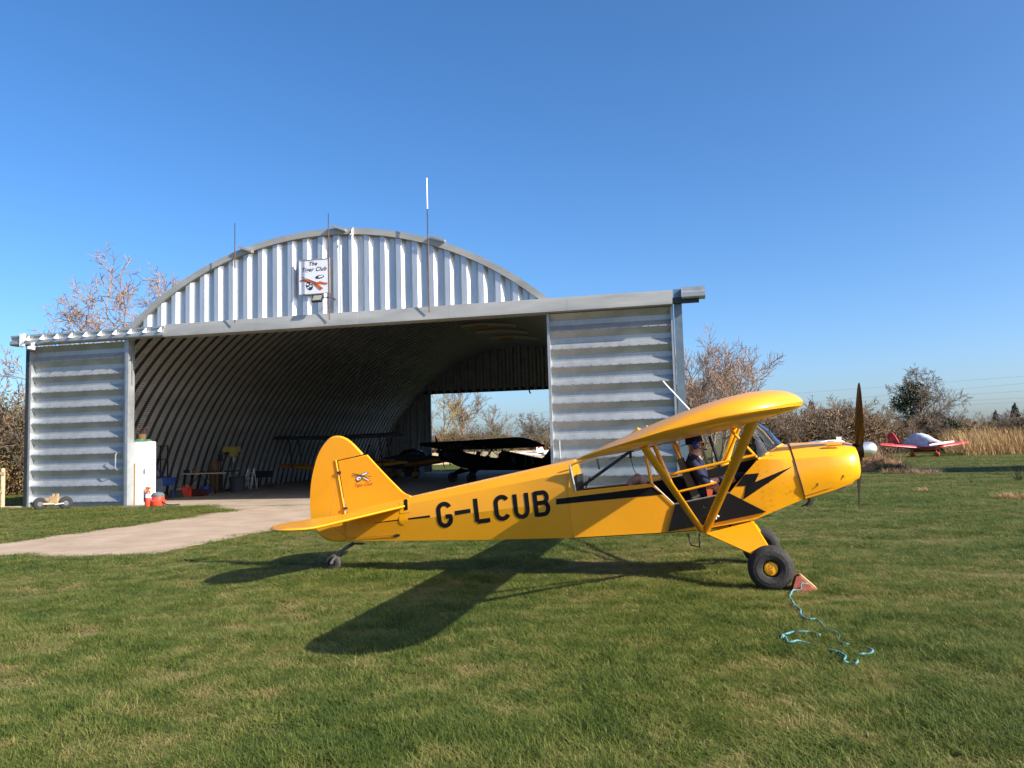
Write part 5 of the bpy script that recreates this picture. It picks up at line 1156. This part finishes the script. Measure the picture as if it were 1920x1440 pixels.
# multi-stemmed tree behind the right hangar door
tree_meshes('multi', M_bark, M_twig, seed=5, H=8.8, spread=.75, trunks=5, levels=3, twig=.015, nch=(11, 8, 8), fork=.2, up=.3, wig=.16, ratio=(.55, .5, .5), lean=.15, r0=.09)
put_tree('multi', 'bare many stemmed tree beside right end of hangar', gpos(1335, 42), R(70), 1.0)
put_tree('multi', 'smaller bare many stemmed tree close against hangar right side', gpos(1300, 47), R(200), .8)
# ivy clad round tree near the red aircraft
tree_meshes('round', M_bark, M_twigd, seed=21, H=9.5, spread=1.25, levels=4, twig=.018, nch=(13, 7, 6, 5), fork=.18, up=.10, wig=.2, ratio=(.62, .52, .5, .5), r0=.2)
ivy1 = leaf_cloud(3, [((0, 0, 3.2), (.8, .8, 2.6)), ((.6, 0, 5.2), (1.5, 1.2, 1.1)), ((-.9, .3, 4.6), (1.2, 1, .9)), ((.3, 0, 6.2), (1.3, 1.1, .7))], 4200, .10, 'ivy', M_ivy)
put_tree('round', 'round topped bare tree with dark ivy behind red aircraft', gpos(1714, 80), R(20), 1.03, extra=(('ivy', ivy1),))
# hedge shrubs
def shrub_mesh(seed, H, key, m_):
    tree_meshes(key, M_bark, m_, seed=seed, H=H*1.25, spread=1.0, trunks=7, levels=3, twig=.017, nch=(9, 7, 6), fork=.06, up=.12, wig=.28, ratio=(.5, .5, .5), lean=.22, r0=.045)
shrub_mesh(31, 4.2, 'sh1', M_twigb); shrub_mesh(37, 4.2, 'sh2', M_twigb); shrub_mesh(43, 4.2, 'sh3', M_twigd)
und = leaf_cloud(8, [((0, 0, 1.3), (1.9, 1.5, 1.4)), ((.5, .2, 2.4), (1.3, 1.1, 1.0))], 5200, .095, 'dry_leaves', M_twigb)
und2 = leaf_cloud(9, [((0, 0, 1.2), (1.8, 1.4, 1.3)), ((-.5, .2, 2.2), (1.2, 1.1, 1.0))], 5200, .095, 'dry_leaves', leafmat('dull olive leaves', (.05, .045, .02), (.13, .105, .05)))
ivyb = leaf_cloud(12, [((0, 0, 1.6), (1.1, .9, 1.7)), ((.4, 0, 2.9), (.8, .7, .8))], 3600, .09, 'ivy', M_ivy)
rn = random.Random(9)
hx = [(1432, 64, 1.0), (1452, 68, 1.05), (1468, 63, .85), (1484, 70, 1.15), (1502, 65, .95), (1520, 71, 1.05), (1538, 66, .9), (1556, 72, 1.2), (1574, 66, 1.15), (1592, 71, 1.2), (1610, 67, 1.05), (1628, 72, 1.05), (1644, 68, .85), (1660, 72, .8), (1676, 70, .75), (1690, 73, .75)]
for i, (px, Y, s_) in enumerate(hx):
    put_tree(('sh1', 'sh2', 'sh3')[i % 3], 'brown leafless shrub of the hedge beyond the yellow nose', gpos(px, Y), rn.uniform(0, 6), s_*1.02, 'hedge shrubs beyond the nose', 'hedge_shrub', 'shrub', (('dry_leaves', (und, und2)[i % 2]),))
for i, (px, Y, s_) in enumerate(((1700, 77, .8), (1752, 76, 1.0), (1790, 72, .8))):
    put_tree('sh3', ('ivy covered shrub left of round topped tree', 'large ivy covered shrub right of round topped tree', 'ivy speckled shrub at edge of the reeds')[i], gpos(px, Y), rn.uniform(0, 6), s_*1.05, None, 'ivy_shrub', 'shrub', (('ivy', ivyb), ('dry_leaves', und2)))
for i, (px, Y, s_) in enumerate(((1722, 76, .95), (1772, 77, 1.0), (1808, 76, .9), (1826, 80, .8), (1842, 82, .7))):
    put_tree(('sh2', 'sh1')[i % 2], 'brown leafless shrub behind the red aircraft', gpos(px, Y), rn.uniform(0, 6), s_, 'shrubs behind the red aircraft', 'hedge_shrub', 'shrub', (('dry_leaves', und),))
for i, (px, Y, s_) in enumerate(((1868, 98, .8), (1890, 104, .85), (1912, 96, .9), (1935, 100, .9))):
    put_tree(('sh3', 'sh2')[i % 2], 'dark distant shrub beyond the reeds', gpos(px, Y), rn.uniform(0, 6), s_*1.2, 'shrubs beyond the reeds', 'hedge_shrub', 'shrub', (('dry_leaves', und2),))
# left thicket beyond the fence
big = leaf_cloud(14, [((0, 0, 1.2), (2.2, 1.8, 1.2)), ((.3, 0, 2.8), (1.5, 1.3, 1.0))], 3600, .06, 'dry_leaves', M_olive)
rus = leaf_cloud(15, [((0, 0, .9), (2.2, 1.6, 1.0))], 4200, .055, 'dry_leaves', leafmat('rusty bramble', (.14, .075, .035), (.30, .18, .09)))
for i, (px, Y, s_) in enumerate(((-60, 36, 1.2), (-15, 38, 1.3), (22, 37, 1.05), (58, 40, 1.15), (85, 43, 1.2))):
    put_tree(('sh1', 'sh2', 'sh3')[i % 3], 'tangled brown thicket shrub beyond the timber fence', gpos(px, Y), rn.uniform(0, 6), s_, 'thicket beyond the fence', 'thicket_shrub', 'shrub', (('dry_leaves', big), ('brambles', rus)))
# trees seen through the rear doorway
tree_meshes('twin', M_bark, M_lich, seed=51, H=10, spread=.9, levels=4, twig=.02, nch=(8, 6, 6, 4), fork=.3, up=.3, wig=.18, ratio=(.6, .52, .5, .5), r0=.2)
tree_meshes('vase', M_bark, M_twigb, seed=58, H=9, spread=.75, levels=4, twig=.022, nch=(7, 6, 5, 4), fork=.42, up=.35, wig=.16, ratio=(.62, .52, .5, .5), r0=.18)
for px, Y, s_, k, lb in ((828, 92, .92, 'twin', 'lichen yellow bare tree left in the rear doorway view'), (852, 98, .98, 'vase', 'brown bare tree second in the rear doorway view'), (882, 95, 1.05, 'vase', 'tall bare tree with steep limbs in rear doorway view'), (940, 105, .80, 'vase', 'slim bare tree standing alone in rear doorway view'), (990, 112, .78, 'round', 'rounded dark bare tree in rear doorway view'), (1012, 110, .70, 'round', 'rounded dark bare tree against right edge of rear doorway')):
    put_tree(k, lb, gpos(px, Y), rn.uniform(0, 6), s_)
for i, (px, Y, s_) in enumerate(((812, 88, .9), (834, 90, 1.0), (858, 91, 1.0), (880, 90, .9), (902, 93, .9), (924, 94, 1.1), (946, 96, .9), (968, 97, .75), (990, 98, .8), (1012, 98, .85), (1030, 97, .8))):
    put_tree(('sh1', 'sh2', 'sh3')[i % 3], 'brown shrub in the row beyond rear hangar doorway', gpos(px, Y), rn.uniform(0, 6), s_, 'shrubs beyond rear doorway', 'hedge_shrub', 'shrub', (('dry_leaves', (und, big)[i % 2]),))
# pale fence panels beyond the rear doorway
t = thing('panel_fence', 'low pale timber panel fence beyond rear hangar doorway', 'fence', gpos(815, 80), 0)
for k in range(7): part(t, 'fence_panel', M_batten, lambda b, k=k: b.box((k*1.8, 0, .6), (1.7, .05, 1.2)))
for k in range(8): part(t, 'fence_post', M_post, lambda b, k=k: b.box((k*1.8-.9, 0, .65), (.1, .1, 1.3)))
# far conifers on the right
def conifer(seed):
    return leaf_cloud(seed, [((0, 0, 1.5+z), (2.2*(1-z/9)+.2, 2.2*(1-z/9)+.2, .8)) for z in np.arange(0, 8, .7)], 2400, .35, 'foliage', leafmat('blue green conifer', (.03, .045, .035), (.07, .09, .06)))
cf = conifer(4); mb = MB(); mb.lathe([(.25, 0), (.2, 3), (.05, 9)], (0, 0, 0), 'Z', 8); cst = mb.mesh('trunk', M_bark)
for px, Y, s_, lb in ((1872, 210, .78, 'small far conifer beyond the reeds, the shorter one'), (1909, 215, .98, 'taller far conifer beyond the reeds'), (1850, 230, .5, 'lowest far conifer peeping over the shrubs')):
    t = thing('conifer_tree', lb, 'tree', gpos(px, Y)); t.scale = (s_, s_, s_); link('trunk', cst, t); link('crown', cf, t)
# dry reeds, weeds, straw
def blades(seed, pts, hmin, hmax, w, m, name, lean=.25, bend=.5, segs=2):
    rn = np.random.RandomState(seed); V, F = [], []
    for (x, y, z) in pts:
        a = rn.uniform(0, 6.28); h = rn.uniform(hmin, hmax); l = h*rn.uniform(0, lean); u = np.array((math.cos(a+1.57), math.sin(a+1.57), 0))*w*.5*rn.uniform(.6, 1.4); d = np.array((math.cos(a), math.sin(a), 0)); k0 = len(V)
        b = np.array((x, y, z))
        for i in range(segs+1):
            t = i/segs; c = b+np.array((0, 0, h*t*(1-.12*t)))+d*(l*(t+bend*t*t)); ww = u*(1-.75*t); V += [c-ww, c+ww]
        for i in range(segs): F.append((k0+2*i, k0+2*i+1, k0+2*i+3, k0+2*i+2))
    return mesh_from(V, F, name, m, False)
rg = np.random.RandomState(3)
def area(pxa, pxb, Ya, Yb, n):
    out = []
    for _ in range(n): p = gpos(rg.uniform(pxa, pxb), rg.uniform(Ya, Yb)); out.append((p.x, p.y, 0))
    return out
o = stuff(link('reeds', blades(2, area(1806, 2100, 57.5, 70, 7000)+area(1775, 1812, 64, 72, 700), .6, 2.5, .028, M_dry, 'reeds', .55))); tag(o, 'tall dry straw coloured reeds at field edge', 'reeds')
# earth mound with weeds
mc = gnd(1640, 884); mb = MB(); nx, ny = 36, 26; V = []; rgm = np.random.RandomState(5)
nz = rgm.normal(0, 1, (nx+1, ny+1))
for i in range(nx+1):
    for j in range(ny+1):
        x, y = -2.6+5.2*i/nx, -2.0+4.0*j/ny; h = .88*math.exp(-((x+.3)/1.25)**2-(y/1.0)**2)+.35*math.exp(-((x-1.1)/.9)**2-((y+.2)/.8)**2)
        V.append((mc.x+x, mc.y+1.2+y, h*(1+.10*nz[i, j])+.02*nz[i, j]*min(1, h*5)-.03))
mb.add(V, [(i*(ny+1)+j, (i+1)*(ny+1)+j, (i+1)*(ny+1)+j+1, i*(ny+1)+j+1) for i in range(nx) for j in range(ny)])
M_soil = mat('reddish soil', (.16, .085, .045), .95, 0, .1, col2=(.27, .16, .09), vscale=4, bump=.9, bscale=14)
o = mb.obj('earth_mound', M_soil, sharp=None, fixn=False); o.data.shade_smooth(); tag(o, 'low heap of reddish soil beyond the propeller', 'mound')
def ring_pts(c, rx, ry, n, zf=None):
    out = []
    for _ in range(n): a = rg.uniform(0, 6.28); r = math.sqrt(rg.uniform(0, 1)); x, y = c.x+rx*r*math.cos(a), c.y+ry*r*math.sin(a); out.append((x, y, zf(x, y) if zf else 0))
    return out
def mz(x, y): x -= mc.x; y -= mc.y+1.2; return .88*math.exp(-((x+.3)/1.25)**2-(y/1.0)**2)*.95
M_weed = leafmat('dry pinkish weeds', (.24, .15, .09), (.45, .31, .19)); M_weedg = leafmat('grey green weeds', (.06, .08, .03), (.15, .16, .07))
def weed(label, c, rx, ry, n, h, m_, nm='weed_clump', zf=None, w=.014): 
    o = link(nm, blades(rg.randint(999), ring_pts(c, rx, ry, n, zf), h*.35, h, w, m_, nm, 1.5)); return tag(o, label, 'weeds')
weed('tall dry weeds growing out of the soil heap', gnd(1662, 884)+Vector((.3, 1.2, 0)), 1.1, .8, 500, 1.25, M_weed, zf=mz)
weed('grey green weeds at right foot of soil heap', gnd(1672, 884), .7, .5, 700, .55, M_weedg)
weed('low pinkish bramble tangle right of soil heap', gnd(1705, 888), 1.1, .6, 900, .34, M_weed)
weed('low pinkish bramble tangle furthest from soil heap', gnd(1735, 890), .7, .4, 500, .3, M_weed)
weed('pale heap of dry straw grass at right field edge', gnd(1895, 936), .36, .3, 420, .22, M_dry, w=.008)
weed('small pale tuft of dry grass on the field', gnd(1728, 922), .2, .18, 160, .16, M_dry, w=.008)
weed('dark single docken stalk standing on the field', gnd(1910, 903), .12, .1, 60, .75, leafmat('dark stalk', (.03, .04, .02), (.07, .07, .03)))
weed('thin dark weed stalk beside the grass hump', gnd(1820, 908), .06, .05, 14, .4, leafmat('dark stalk two', (.03, .04, .02), (.07, .07, .03)))
for px, py, lb in ((1818, 952, 'bare brown soil scrape in the right hand grass'), (1770, 906, 'small bare soil hump on the right hand field'), (105, 1124, 'small reddish patch of bare soil in the left grass')):
    c = gnd(px, py); mb = MB(); rr = .42 if px > 1800 else (.3 if px > 1000 else .13); n = 16; vs = [(c.x, c.y, .022)]
    for k in range(n): a = 2*math.pi*k/n; r_ = rr*rg.uniform(.75, 1.25); vs += [(c.x+r_*.6*math.cos(a), c.y+r_*.6*math.sin(a), .014+rg.uniform(0, .014)), (c.x+r_*math.cos(a)*1.2, c.y+r_*math.sin(a), -.01)]
    fs = [(0, 1+2*k, 1+2*((k+1) % n)) for k in range(n)]+[(1+2*k, 2+2*k, 2+2*((k+1) % n), 1+2*((k+1) % n)) for k in range(n)]
    mb.add(vs, fs); tag(mb.obj('soil_patch', M_soil, sharp=None), lb, 'soil')

# ================================================================== HOUSE, WIRES, CAR, OFF-FRAME HEDGE
M_brick = mat('brown brick', (.20, .12, .085), .9, var=.2, vscale=1.5); M_tile = mat('brown roof tile', (.10, .07, .055), .85, var=.25, vscale=2.5)
hp_ = gpos(1578, 118); t = thing('brick_house', 'brown brick house with two chimneys half hidden behind hedge', 'house', hp_, R(-6))
part(t, 'wall', M_brick, lambda b: b.box((0, 2.5, 1.9), (8.0, 5.0, 3.8)))
part(t, 'roof', M_tile, lambda b: b.prism([(-4.3, -.3, 3.75), (-4.3, 5.3, 3.75), (-4.3, 2.5, 6.05)], (8.6, 0, 0)))
for x in (-3.3, 3.75):
    o = part(t, 'chimney', M_brick, lambda b, x=x: b.box((x, 2.5, 6.1), (.7, .6, 1.2))); part(o, 'chimney_pot', M_dark, lambda b, x=x: (b.lathe([(.16, 0), (.13, .4), (.17, .45)], (x-.15, 2.5, 6.7), 'Z', 10), b.lathe([(.16, 0), (.13, .35), (.17, .4)], (x+.18, 2.5, 6.7), 'Z', 10)))
part(t, 'television_aerial', M_dark, lambda b: (b.tube([(-3.05, 2.5, 6.5), (-3.05, 2.5, 8.2)], .03, 5), b.tube([(-3.4, 2.5, 8.0), (-2.7, 2.5, 8.0)], .02, 5)))
for x in (-2.2, .2, 2.4):
    o = part(t, 'window', M_white, lambda b, x=x: b.box((x, -.02, 2.4), (1.1, .08, 1.2))); part(o, 'pane', M_dark, lambda b, x=x: b.box((x, -.065, 2.4), (.95, .02, 1.05)))
for i, (ya, yb) in enumerate(((705.5, 720.0), (719, 736), (733, 745.5), (746, 755.5), (753.5, 763))):
    a = at(1920, ya, 170); sl = (ya-yb)/(1920-1765); b_ = at(880, ya-sl*(1920-880)*.80, 215); c = at(2400, ya+sl*480, 150)
    mb = MB(); pts = [b_.lerp(a, k/14) for k in range(15)]+[a.lerp(c, k/6) for k in range(1, 7)]
    mb.tube(pts, .02, 4); tag(mb.obj('power_line', mat('grey cable', (.20, .21, .23), .6), sharp=None), ('topmost thin grey overhead power line', 'second overhead power line below the topmost', 'middle one of the overhead power lines', 'fourth overhead power line counted from the top', 'lowest thin grey overhead power line')[i]+' crossing the sky', 'power line', 'overhead power lines')
cpz = gpos(1556, 46); t = thing('parked_car', 'pale silver car parked beyond the yellow engine cowl', 'car', cpz, R(8))
M_car = mat('pale silver car paint', (.52, .55, .54), .3, .3, coat=.6)
part(t, 'body', M_car, lambda b: b.loft([[(x, -.85+i_, .3), (x, .85-i_, .3), (x, .85-i_, z), (x, .8-i_, z+.05), (x, -.8+i_, z+.05), (x, -.85+i_, z)] for x, z, i_ in ((-2.05, .6, .1), (-1.9, .78, .02), (-.9, .86, 0), (.9, .85, 0), (1.8, .74, .04), (2.05, .55, .12))]))
part(t, 'roof', M_car, lambda b: b.loft([[(-1.2, -.62, 1.28), (-1.2, .62, 1.28), (-1.2, .6, 1.33), (-1.2, -.6, 1.33)], [(-.4, -.64, 1.42), (-.4, .64, 1.42), (-.4, .62, 1.47), (-.4, -.62, 1.47)], [(.35, -.62, 1.40), (.35, .62, 1.40), (.35, .6, 1.45), (.35, -.6, 1.45)], [(.6, -.6, 1.34), (.6, .6, 1.34), (.6, .58, 1.37), (.6, -.58, 1.37)]]))
part(t, 'windows', M_dark, lambda b: b.loft([[(-1.75, -.74, .84), (1.2, -.74, .84), (1.2, .74, .84), (-1.75, .74, .84)], [(-1.15, -.61, 1.30), (.58, -.61, 1.36), (.58, .61, 1.36), (-1.15, .61, 1.30)]]))
for x in (-1.3, 1.3):
    for y in (-.78, .78): w_ = link('wheel', None, t); part(w_, 'tyre', M_black, lambda b, x=x, y=y: b.lathe([(.18, -.09), (.29, -.1), (.32, -.05), (.32, .05), (.29, .1), (.18, .09)], (x, y, .32), 'Y', 18)); part(w_, 'rim', M_alu, lambda b, x=x, y=y: b.lathe([(0, -.09), (.19, -.08), (.19, .08), (0, .09)], (x, y, .32), 'Y', 14))
for y in (-.6, .6): part(t, 'headlight', M_wht, lambda b, y=y: b.box((2.0, y, .62), (.06, .25, .1)))
p = gpos(1574.5, 43); t = thing('marker_board', 'small white square marker board on post beyond engine cowl', 'board', p, R(5)); part(t, 'post', M_galv, lambda b: b.tube([(0, .03, 0), (0, .03, 1.5)], .025, 6)); part(t, 'board', M_white, lambda b: b.box((0, 0, 1.48), (.27, .02, .30)))
# unseen evergreen hedge added outside the right edge to cast a field shadow
hm = leaf_cloud(30, [((0, 0, 1.4), (1.5, 1.3, 1.5)), ((0, 0, 2.7), (1.1, 1.0, 1.0))], 3800, .10, 'foliage', M_ivy)
for k in range(9):
    c = Vector((23.0+k*1.5, 31.6-k*.06, 0)); t = thing('added_evergreen_shrub', 'dark evergreen hedge shrub right of the field', 'shrub', c, k*1.3, 'evergreen hedge right of field'); t.scale = (1.25, 1.25, 1.9); link('foliage', hm, t); mb = MB(); mb.tube([(0, 0, 0), (.1, 0, 2.4)], [.08, .03], 6); mb.obj('stem', M_bark, t)

# ================================================================== GRASS
def grass_mat():
    m = bpy.data.materials.new('grass blades'); m.use_nodes = True; t = m.node_tree; N = t.nodes; L = t.links; b = N['Principled BSDF']
    def attr(n_): a = N.new('ShaderNodeAttribute'); a.attribute_type = 'INSTANCER'; a.attribute_name = n_; return a.outputs['Fac']
    def ramp(f, cols):
        r = N.new('ShaderNodeValToRGB'); e = r.color_ramp.elements
        while len(e) < len(cols): e.new(.5)
        for k, (p, c) in enumerate(cols): e[k].position = p; e[k].color = (*c, 1)
        L.new(f, r.inputs[0]); return r.outputs[0]
    g = N.new('ShaderNodeNewGeometry')
    isl = N.new('ShaderNodeMath'); isl.operation = 'ADD'; L.new(attr('tint'), isl.inputs[0])
    sc = N.new('ShaderNodeMath'); sc.operation = 'MULTIPLY_ADD'; sc.inputs[1].default_value = .45; sc.inputs[2].default_value = -.22; L.new(g.outputs['Random Per Island'], sc.inputs[0]); L.new(sc.outputs[0], isl.inputs[1])
    nz_ = N.new('ShaderNodeTexNoise'); nz_.inputs['Scale'].default_value = 3.2; nz_.inputs['Detail'].default_value = 7; nz_.inputs['Roughness'].default_value = .68; L.new(g.outputs['Position'], nz_.inputs['Vector'])
    ma = N.new('ShaderNodeMath'); ma.operation = 'MULTIPLY_ADD'; ma.inputs[1].default_value = 1.9; ma.inputs[2].default_value = -.95; L.new(nz_.outputs['Fac'], ma.inputs[0])
    ad = N.new('ShaderNodeMath'); ad.operation = 'ADD'; L.new(isl.outputs[0], ad.inputs[0]); L.new(ma.outputs[0], ad.inputs[1])
    c = ramp(ad.outputs[0], [(0, (.060, .095, .016)), (.3, (.110, .145, .026)), (.55, (.175, .190, .045)), (.78, (.29, .24, .085)), (1, (.38, .27, .14))])
    L.new(c, b.inputs['Base Color']); b.inputs['Roughness'].default_value = .55; b.inputs['Specular IOR Level'].default_value = .25
    tr = N.new('ShaderNodeBsdfTranslucent'); L.new(c, tr.inputs[0]); mx = N.new('ShaderNodeMixShader'); mx.inputs[0].default_value = .28
    out = [n_ for n_ in N if n_.type == 'OUTPUT_MATERIAL'][0]; L.new(b.outputs[0], mx.inputs[1]); L.new(tr.outputs[0], mx.inputs[2]); L.new(mx.outputs[0], out.inputs[0])
    return m
M_grass = grass_mat()
gcol = bpy.data.collections.new('grass_tufts')
for v in range(8):
    rn_ = np.random.RandomState(100+v); nb = 280; pts = []
    for _ in range(nb): a_ = rn_.uniform(0, 6.283); r_ = .17*rn_.uniform(0, 1)**.5*rn_.uniform(.8, 1.15); pts.append((r_*math.cos(a_), r_*math.sin(a_), -.003))
    me = blades(200+v, pts, .014, .058, .0050, M_grass, 'tuft', 1.35, .9, 2); gcol.objects.link(bpy.data.objects.new('tuft_%d' % v, me))
# value noise on a lattice for worn patches and height
rgn = np.random.RandomState(77); LAT = rgn.rand(256, 256)
def vnoise(x, y, s):
    x = x/s+57.3; y = y/s+91.7; xi = np.floor(x).astype(int); yi = np.floor(y).astype(int); fx = x-xi; fy = y-yi; fx = fx*fx*(3-2*fx); fy = fy*fy*(3-2*fy)
    g_ = lambda a, b: LAT[a % 256, b % 256]
    return (g_(xi, yi)*(1-fx)+g_(xi+1, yi)*fx)*(1-fy)+(g_(xi, yi+1)*(1-fx)+g_(xi+1, yi+1)*fx)*fy
def poly_mask(x, y, poly):
    ins = np.zeros(len(x), bool); n = len(poly); j = n-1
    for i in range(n):
        xi, yi, xj, yj = poly[i].x, poly[i].y, poly[j].x, poly[j].y
        c = ((yi > y) != (yj > y)) & (x < (xj-xi)*(y-yi)/(yj-yi+1e-12)+xi); ins ^= c; j = i
    return ins
def make_grass():
    Ya, Yb, D0, Y0 = 2.6, 78.0, 85.0, 8.0
    bins = np.geomspace(Ya, Yb, 90); XS, YS = [], []
    for a, b in zip(bins[:-1], bins[1:]):
        m_ = (a+b)/2; s_ = max(1, m_/Y0); half = m_*.88+2.2; n = int(D0/s_**2*(b-a)*2*half)
        YS.append(rgn.uniform(a, b, n)); XS.append(rgn.uniform(-half, half, n))
    X, Y = np.concatenate(XS), np.concatenate(YS); N_ = len(X)
    floor_p = [hw(-3.9, -.12), hw(.3, -.12), hw(.3, -.75), hw(15.5, -.75), hw(15.5, -.12), hw(17.9, -.12), hw(17.4, 30.4), hw(-3.3, 30.4)]
    keep = ~poly_mask(X, Y, path_poly) & ~poly_mask(X, Y, floor_p)
    worn = .55*vnoise(X, Y, .9)+.3*vnoise(X+31, Y, .35)+.15*vnoise(X, Y+17, .13); big_ = vnoise(X+9, Y+3, 3.2)
    lush = .5*vnoise(X+71, Y+33, .4)+.3*vnoise(X+11, Y+3, .17)+.2*vnoise(X+1, Y+83, 1.5)
    bare = worn*.75+big_*.25
    for px, py, rx, ry, k_ in ((930, 1105, 1.5, .45, .16), (1760, 1080, 1.5, .5, .17), (1560, 1130, .6, .2, .14), (340, 1185, .8, .2, .18), (560, 1150, .7, .2, .14), (420, 1335, .35, .15, .2), (1310, 1265, .6, .2, .18), (1020, 1262, .45, .15, .15), (1650, 1125, .5, .2, .14), (640, 1100, .8, .25, .12), (1180, 1115, .8, .25, .14), (1850, 1010, 1.2, .5, .12), (1730, 960, 1.5, .6, .1), (150, 1105, .6, .2, .15), (90, 1290, .5, .2, .14)):
        c_ = gnd(px, py); bare = bare+k_*np.exp(-((X-c_.x)/rx)**2-((Y-c_.y)/ry)**2)
    keep &= rgn.rand(N_) > np.clip((bare-.60)*6, 0, .8)
    X, Y, bare, lush = X[keep], Y[keep], bare[keep], lush[keep]
    n = len(X); Z = np.zeros(n); sc = np.maximum(1, Y/Y0)*rgn.uniform(.85, 1.2, n)
    sz = (.30+1.25*lush)*np.clip(1-2.2*np.clip(bare-.5, 0, .3), .4, 1)*np.maximum(1, Y/14)**.5*rgn.uniform(.8, 1.25, n)
    tint = np.clip(.40+.8*(bare-.45)-.3*(lush-.5)+rgn.normal(0, .05, n), 0, 1)
    me = bpy.data.meshes.new('grass'); co = np.stack([X, Y, Z], 1).astype(np.float32).ravel(); me.vertices.add(n); me.vertices.foreach_set('co', co)
    for nm, arr in (('tint', tint), ('scl', sc), ('sclz', sz), ('rot', rgn.uniform(0, 6.28, n))):
        a = me.attributes.new(nm, 'FLOAT', 'POINT'); a.data.foreach_set('value', arr.astype(np.float32))
    me.materials.append(M_grass); o = link('grass', me); stuff(o); tag(o, 'short tufty green and straw coloured grass covering the airfield', 'grass')
    ng = bpy.data.node_groups.new('grass_scatter', 'GeometryNodeTree'); ng.interface.new_socket('Geometry', in_out='INPUT', socket_type='NodeSocketGeometry'); ng.interface.new_socket('Geometry', in_out='OUTPUT', socket_type='NodeSocketGeometry')
    N = ng.nodes; L = ng.links; gi = N.new('NodeGroupInput'); go = N.new('NodeGroupOutput')
    ci = N.new('GeometryNodeCollectionInfo'); ci.inputs['Collection'].default_value = gcol; ci.inputs['Separate Children'].default_value = True; ci.inputs['Reset Children'].default_value = True
    ip = N.new('GeometryNodeInstanceOnPoints'); ip.inputs['Pick Instance'].default_value = True
    def na(nm): q = N.new('GeometryNodeInputNamedAttribute'); q.data_type = 'FLOAT'; q.inputs['Name'].default_value = nm; return q.outputs['Attribute']
    cx = N.new('ShaderNodeCombineXYZ'); L.new(na('rot'), cx.inputs[2]); e2r = N.new('FunctionNodeEulerToRotation'); L.new(cx.outputs[0], e2r.inputs[0]); L.new(e2r.outputs[0], ip.inputs['Rotation'])
    c3 = N.new('ShaderNodeCombineXYZ'); L.new(na('scl'), c3.inputs[0]); L.new(na('scl'), c3.inputs[1]); L.new(na('sclz'), c3.inputs[2]); L.new(c3.outputs[0], ip.inputs['Scale']); mtp = N.new('GeometryNodeMeshToPoints'); L.new(gi.outputs[0], mtp.inputs['Mesh'])
    L.new(mtp.outputs[0], ip.inputs['Points']); L.new(ci.outputs[0], ip.inputs['Instance']); L.new(ip.outputs[0], go.inputs[0])
    md = o.modifiers.new('scatter', 'NODES'); md.node_group = ng
    return n
make_grass()
